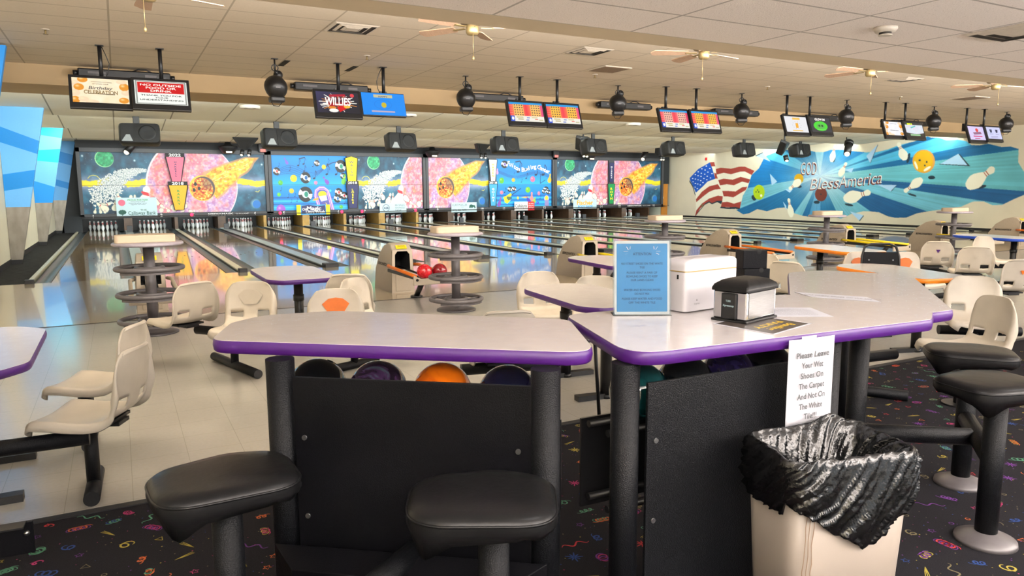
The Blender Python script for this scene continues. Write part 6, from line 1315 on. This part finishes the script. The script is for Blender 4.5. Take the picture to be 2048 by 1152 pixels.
# acrylic sign holder
sx0, sy0 = Vector((1.768, 2.398)), Vector((1.972, 2.29)); d = (sy0-sx0).normalized(); nn = Vector((d.y, -d.x))
t = thing('sign_holder', 'blue attention notice standing in a clear holder on the middle bar table', 'sign', (*((sx0+sy0)/2), Zt), math.atan2(d.y, d.x))
w, h = (sy0-sx0).length, .302; lean = Matrix.Rotation(R(-6), 4, 'X')
MB().prism(rr_(w-.004, h, .006), 0, .0008, T=lean @ Matrix.Translation((0, 0, h/2+.004)) @ Matrix.Rotation(R(90), 4, 'X')).make('paper_sheet', 'white', t, fix=False)
Ts = lean @ Matrix.Translation((0, -.0012, h/2+.004)) @ Matrix.Rotation(R(90), 4, 'X')
MB().prism(rr_(w-.022, h-.022, .004), 0, .0004, T=Ts).make('blue_print', 'signblue', t, fix=False)
b = MB()
for s_, y, ww in (('ATTENTION', .098, .075), ('NO STREET SHOES ON THE WHITE', .058, .17), ('TILE', .043, .022), ('PLEASE RENT A PAIR OF', .021, .125), ('BOWLING SHOES TO KEEP', .006, .128), ('OUR LANES CLEAN', -.009, .092), ('WATER AND BOWLING SHOES', -.05, .15), ('DO NOT MIX', -.066, .06), ('PLEASE KEEP WATER AND FOOD', -.086, .165), ('OFF THE WHITE TILE', -.102, .11)): text(b, s_, Ts, .011 if s_ == 'ATTENTION' else .0088, ww, 0, y, z=.0012)
b.make('lettering', 'inkblue', t, fix=False)
b = MB()
for s in (-1, 1):
    for x0, y0, x1, y1 in ((.048, .128, .05, .116), (.064, .127, .056, .114), (.076, .108, .058, .108), (.07, .095, .058, .1)): b.add([(s*x0-.0013, y0, .0013), (s*x0+.0013, y0+.0013, .0013), (s*x1+.0013, y1+.0013, .0013), (s*x1-.0013, y1, .0013)], [(0, 1, 2, 3)], 0, False, Ts)
b.make('ray_marks', 'white', t, fix=False)
for yy in (.0022, -.004): MB().box((0, 0, 0), (w+.008, .0016, h+.008), 0, lean @ Matrix.Translation((0, -yy, h/2+.004))).make('acrylic_sheet', 'acrylic', t, fix=False)
MB().box((0, .03, .001), (w+.008, .09, .002)).make('acrylic_foot', 'acrylic', t, fix=False)
# white wipe dispenser
a, b_ = Vector((2.048, 2.285)), Vector((2.385, 2.325)); d = (b_-a).normalized()
t = thing('wipe_dispenser', 'white box dispenser with a gold line on the middle bar table', 'dispenser', (*(a+b_)/2, Zt), math.atan2(d.y, d.x))
w = .335; D = .125; P = [(x, y+D/2) for x, y in rr_(w, D, .022)]
MB().prism(P, .004, .172).make('body', 'gloss', t, bevel=.004)
MB().prism([(x*1.004, y*1.0) for x, y in P], .172, .1755).make('gold_line', 'gold', t)
mb = MB(); n = len(P); lev = [(1.0, .1755), (1.0, .194), (.985, .21), (.93, .219), (.75, .224), (.4, .226)]
V = [((x)*k, (y-D/2)*(k if k < .98 else 1)+D/2, z+(.012*(1-(abs(x)/(w/2))**2) if z > .18 else 0)) for k, z in lev for x, y in P]
for i in range(len(lev)-1): mb.add(V[i*n:(i+2)*n], [(q, (q+1) % n, n+(q+1) % n, n+q) for q in range(n)], 0, True)
mb.add(V[-n:], [tuple(range(n))], 0, True); mb.make('lid', 'gloss', t)
b = MB(); T = frame_T((-.1, -.001, .045), (1, 0, 0), (0, 0, 1)); text(b, 'Georgia-Pacific', T, .006, .034, 0, -.008, z=.001); b.add([(-.004, .004, .001), (.004, .004, .001), (0, .012, .001)], [(0, 1, 2)], 0, False, T); b.make('lettering', 'ink', t, fix=False)
MB().box((-w/2-.001, .045, .15), (.003, .008, .018)).make('side_slot', 'hole', t, fix=False)
# napkin dispenser
a, b_ = Vector((2.085, 1.985)), Vector((2.31, 2.04)); d = (b_-a).normalized()
t = thing('napkin_dispenser', 'chrome napkin dispenser with a black domed lid on the middle bar table', 'napkin dispenser', (*a, Zt), math.atan2(d.y, d.x))
w, D, H = .225, .145, .112
MB().box((w/2, D/2, .005), (w+.012, D+.012, .01)).make('base', 'black', t, bevel=.003)
MB().box((w/2, D/2, .01+H/2), (w, D, H)).make('case', 'chrome', t, bevel=.006)
for yy in (-.0012, D+.0012): MB().box((w/2, yy, .012+H/2), (w*.86, .002, H*.86)).make('face_plate', 'steel', t, bevel=.001)
pf = MB(); pf.box((-.004, D/2, .01+H*.47), (.01, .066, H*.92)); pf.make('end_plate', 'black', t, bevel=.006)
b = MB(); T = frame_T((-.0096, D/2, .066), (0, -1, 0), (0, 0, 1)); text(b, 'Xpressnap', T, .008, .048, 0, 0, z=.0006); text(b, 'TORK', T, .008, .022, 0, .018, z=.0006); b.make('lettering', 'signw', t, fix=False)
mb = MB(); P = [(x+w/2, y+D/2) for x, y in rr_(w+.016, D+.016, .012)]; n = len(P)
lev = [(1, .121), (1.0, .131), (.93, .145), (.7, .160), (.4, .168)]; V = [((x-w/2)*k+w/2, (y-D/2)*k+D/2, z) for k, z in lev for x, y in P]
for i in range(len(lev)-1): mb.add(V[i*n:(i+2)*n], [(q, (q+1) % n, n+(q+1) % n, n+q) for q in range(n)], 0, True)
mb.add(V[-n:], [tuple(range(n))], 0, True); mb.make('lid', 'vinyl', t)
# papers on the table
def sheet(P, z, nm, m, lab, cat, th=.0006):
    c = Vector((sum(p[0] for p in P)/len(P), sum(p[1] for p in P)/len(P))); t = thing(nm, lab, cat, (c.x, c.y, z))
    MB().prism([(x-c.x, y-c.y) for x, y in P], 0, th).make('sheet', m, t, fix=False); return t, c
t, c = sheet([(1.985, 2.06), (2.02, 1.79), (2.315, 1.87), (2.27, 2.13)], Zt+.0005, 'flyer', 'paper', 'dark flyer with yellow lettering under the napkin dispenser', 'flyer')
q = [Vector((x, y))-c for x, y in ((1.985, 2.06), (2.02, 1.79), (2.315, 1.87), (2.27, 2.13))]
MB().prism([tuple(p*.93) for p in q], .0006, .0009).make('dark_print', 'flyer', t, fix=False)
T = frame_T((q[1]*.5+q[2]*.5).to_3d()*.55+Vector((0, 0, .001)), (q[1]-q[2]).to_3d(), (q[2]-q[3]).to_3d()); b = MB(); text(b, 'Bowling', T, .035, .18, 0, .01, bold=.02, shear=.2, z=.0003); text(b, 'PARTY', T, .03, .2, 0, -.045, bold=.03, z=.0003); b.make('lettering', 'flyery', t, fix=False)
t, c = sheet([(2.30, 2.06), (2.515, 1.93), (2.62, 2.13), (2.40, 2.26)], Zt+.0005, 'paper_sheet', 'paper', 'white printed sheet behind the napkin dispenser', 'paper')
b = MB(); T = frame_T((0, 0, .0008), (.86, -.52, 0), (.46, .88, 0))
for i in range(7): text(b, 'street shoes on the carpet please', T, .008, .16, .01, .07-.022*i, z=.0003)
b.make('lettering', 'ink', t, fix=False)
t, c = sheet([(2.955, 2.50), (2.885, 2.335), (3.03, 2.075+.01), (3.11, 2.21)], Zt-.001, 'paper_strip', 'paper', 'white folded paper strip with grey letters on the right bar table', 'paper', .0012)
b = MB(); T = frame_T((0, 0, .0013), (.45, -.9, 0), (.9, .45, 0)); text(b, 'NO street shoes on the tile', T, .03, .3, 0, 0, z=.0004); b.make('lettering', 'ink', t, fix=False)
# notice taped to the table edge
t = thing('paper_notice', 'white notice about leaving wet shoes on the carpet, taped under the table edge', 'notice', (2.135, 1.722, .89), R(-3.0))
mb = MB(); w, h = .222, .312
mb.grid(lambda u, v: ((u-.5)*w, .006*math.sin(u*3.1)*math.sin(v*5)-.002, (v-.5)*h), 12, 14); o = mb.make('sheet', 'paper', t); o.modifiers.new('t', 'SOLIDIFY').thickness = .0005
T = frame_T((0, -.0095, 0), (1, 0, 0), (0, 0, 1)); b = MB()
for i, (s_, ww) in enumerate((('Please Leave', .158), ('Your Wet', .105), ('Shoes On', .11), ('The Carpet', .125), ('And Not On', .135), ('The White', .115), ('Tile!!!', .062))): text(b, s_, T, .0205, ww, .0, .098-.0375*i, bold=.02, z=0)
b.make('lettering', 'ink', t, fix=False); MB().box((-.02, -.0065, .15), (.07, .001, .03)).make('tape', 'paper', t, fix=False)
# black carton boxes and folding chair farther back
def carton(x, y, z, w, d_, h, rz, lab, pr=False):
    t = thing('black_carton', lab, 'box', (x, y, z), R(rz), group='black cartons behind the dispensers')
    MB().box((0, 0, h/2), (w, d_, h)).make('carton_body', 'panelblk', t, bevel=.003); MB().cyl((w*.15, -d_/2-.0005, h-.006), (w*.15, -d_/2-.001, h-.006), .011, 16).make('thumb_notch', 'hole', t)
    if pr:
        T = frame_T((w*.12, -d_/2-.001, h*.62), (1, 0, 0), (0, 0, 1))
        for i in range(4):
            b = MB(); px, pz = -.03+.018*i, .012*math.sin(i*1.1); b.add([(px+.005*math.cos(q*.628), pz+.005*math.sin(q*.628), 0) for q in range(10)]+[(px-.002, pz-.02, 0), (px+.002, pz-.02, 0), (px+.002, pz-.003, 0), (px-.002, pz-.003, 0)], [tuple(range(10)), (10, 11, 12, 13)], 0, False, T); b.make('pink_mark', 'pink', t, fix=False)
carton(2.575, 2.425, Zt, .125, .10, .15, -20, 'lower black carton with pink marks at the back of the middle bar table', True)
carton(2.57, 2.43, Zt+.15, .115, .09, .085, -22, 'upper black carton with a thumb notch behind the napkin dispenser')
t = thing('folding_chair', 'black metal folding chair between the orange tables', 'chair', (7.68, 5.30, 0), R(-38))
MB().tube([(-.21, 0, .42), (-.2, .05, .78), (-.17, .07, .89), (-.1, .08, .92), (.1, .08, .92), (.17, .07, .89), (.2, .05, .78), (.21, 0, .42)], .014, 8).make('back_frame', 'black', t)
mb = MB(); mb.prism([(-.2, -.26), (.2, -.26), (.185, .09), (-.185, .09)], -.008, .008, T=Matrix.Translation((0, .045, .74)) @ Matrix.Rotation(R(84), 4, 'X')); o = mb.make('back_panel', 'panelblk', t, bevel=.004)
for s in (-1, 1): MB().cyl((s*.13, .02, .74), (s*.13, .03, .74), .008, 8).make('rivet', 'steel', t)
MB().box((0, -.2, .44), (.42, .42, .03)).make('seat', 'panelblk', t, bevel=.01)
for sx in (-1, 1):
    MB().tube([(sx*.21, 0, .44), (sx*.22, .1, 0)], .013, 8).make('leg', 'black', t); MB().tube([(sx*.21, -.1, .44), (sx*.22, -.42, 0)], .013, 8).make('leg', 'black', t)

t = thing('kick_plate', 'black metal footrest plate of a table beyond the left edge, over the carpet', 'footrest', (-.62, 3.05, 0), R(-4))
MB().box((0, 0, .33), (.54, .012, .12)).make('plate', 'panelblk', t, bevel=.002); MB().box((0, -.03, .39), (.5, .06, .006)).make('lip', 'black', t); MB().cyl((-.2, .05, 0), (-.2, .05, .39), .03, 12).make('post', 'tex', t); MB().sphere((.25, -.01, .35), .01, 10, 6).make('plate_bolt', 'steel', t)
t = thing('support_rod', 'thin black slanting rod standing on the carpet edge between two bar tables', 'rod', (2.70, 3.80, 0))
MB().tube([(0, 0, .005), (-.12, -.1, .66)], .012, 10).make('rod', 'black', t); MB().cyl((0, 0, 0), (0, 0, .012), .025, 12).make('rubber_foot', 'black', t); MB().box((-.18, -.14, .69), (.3, .3, .05)).make('bracket', 'black', t, bevel=.005)
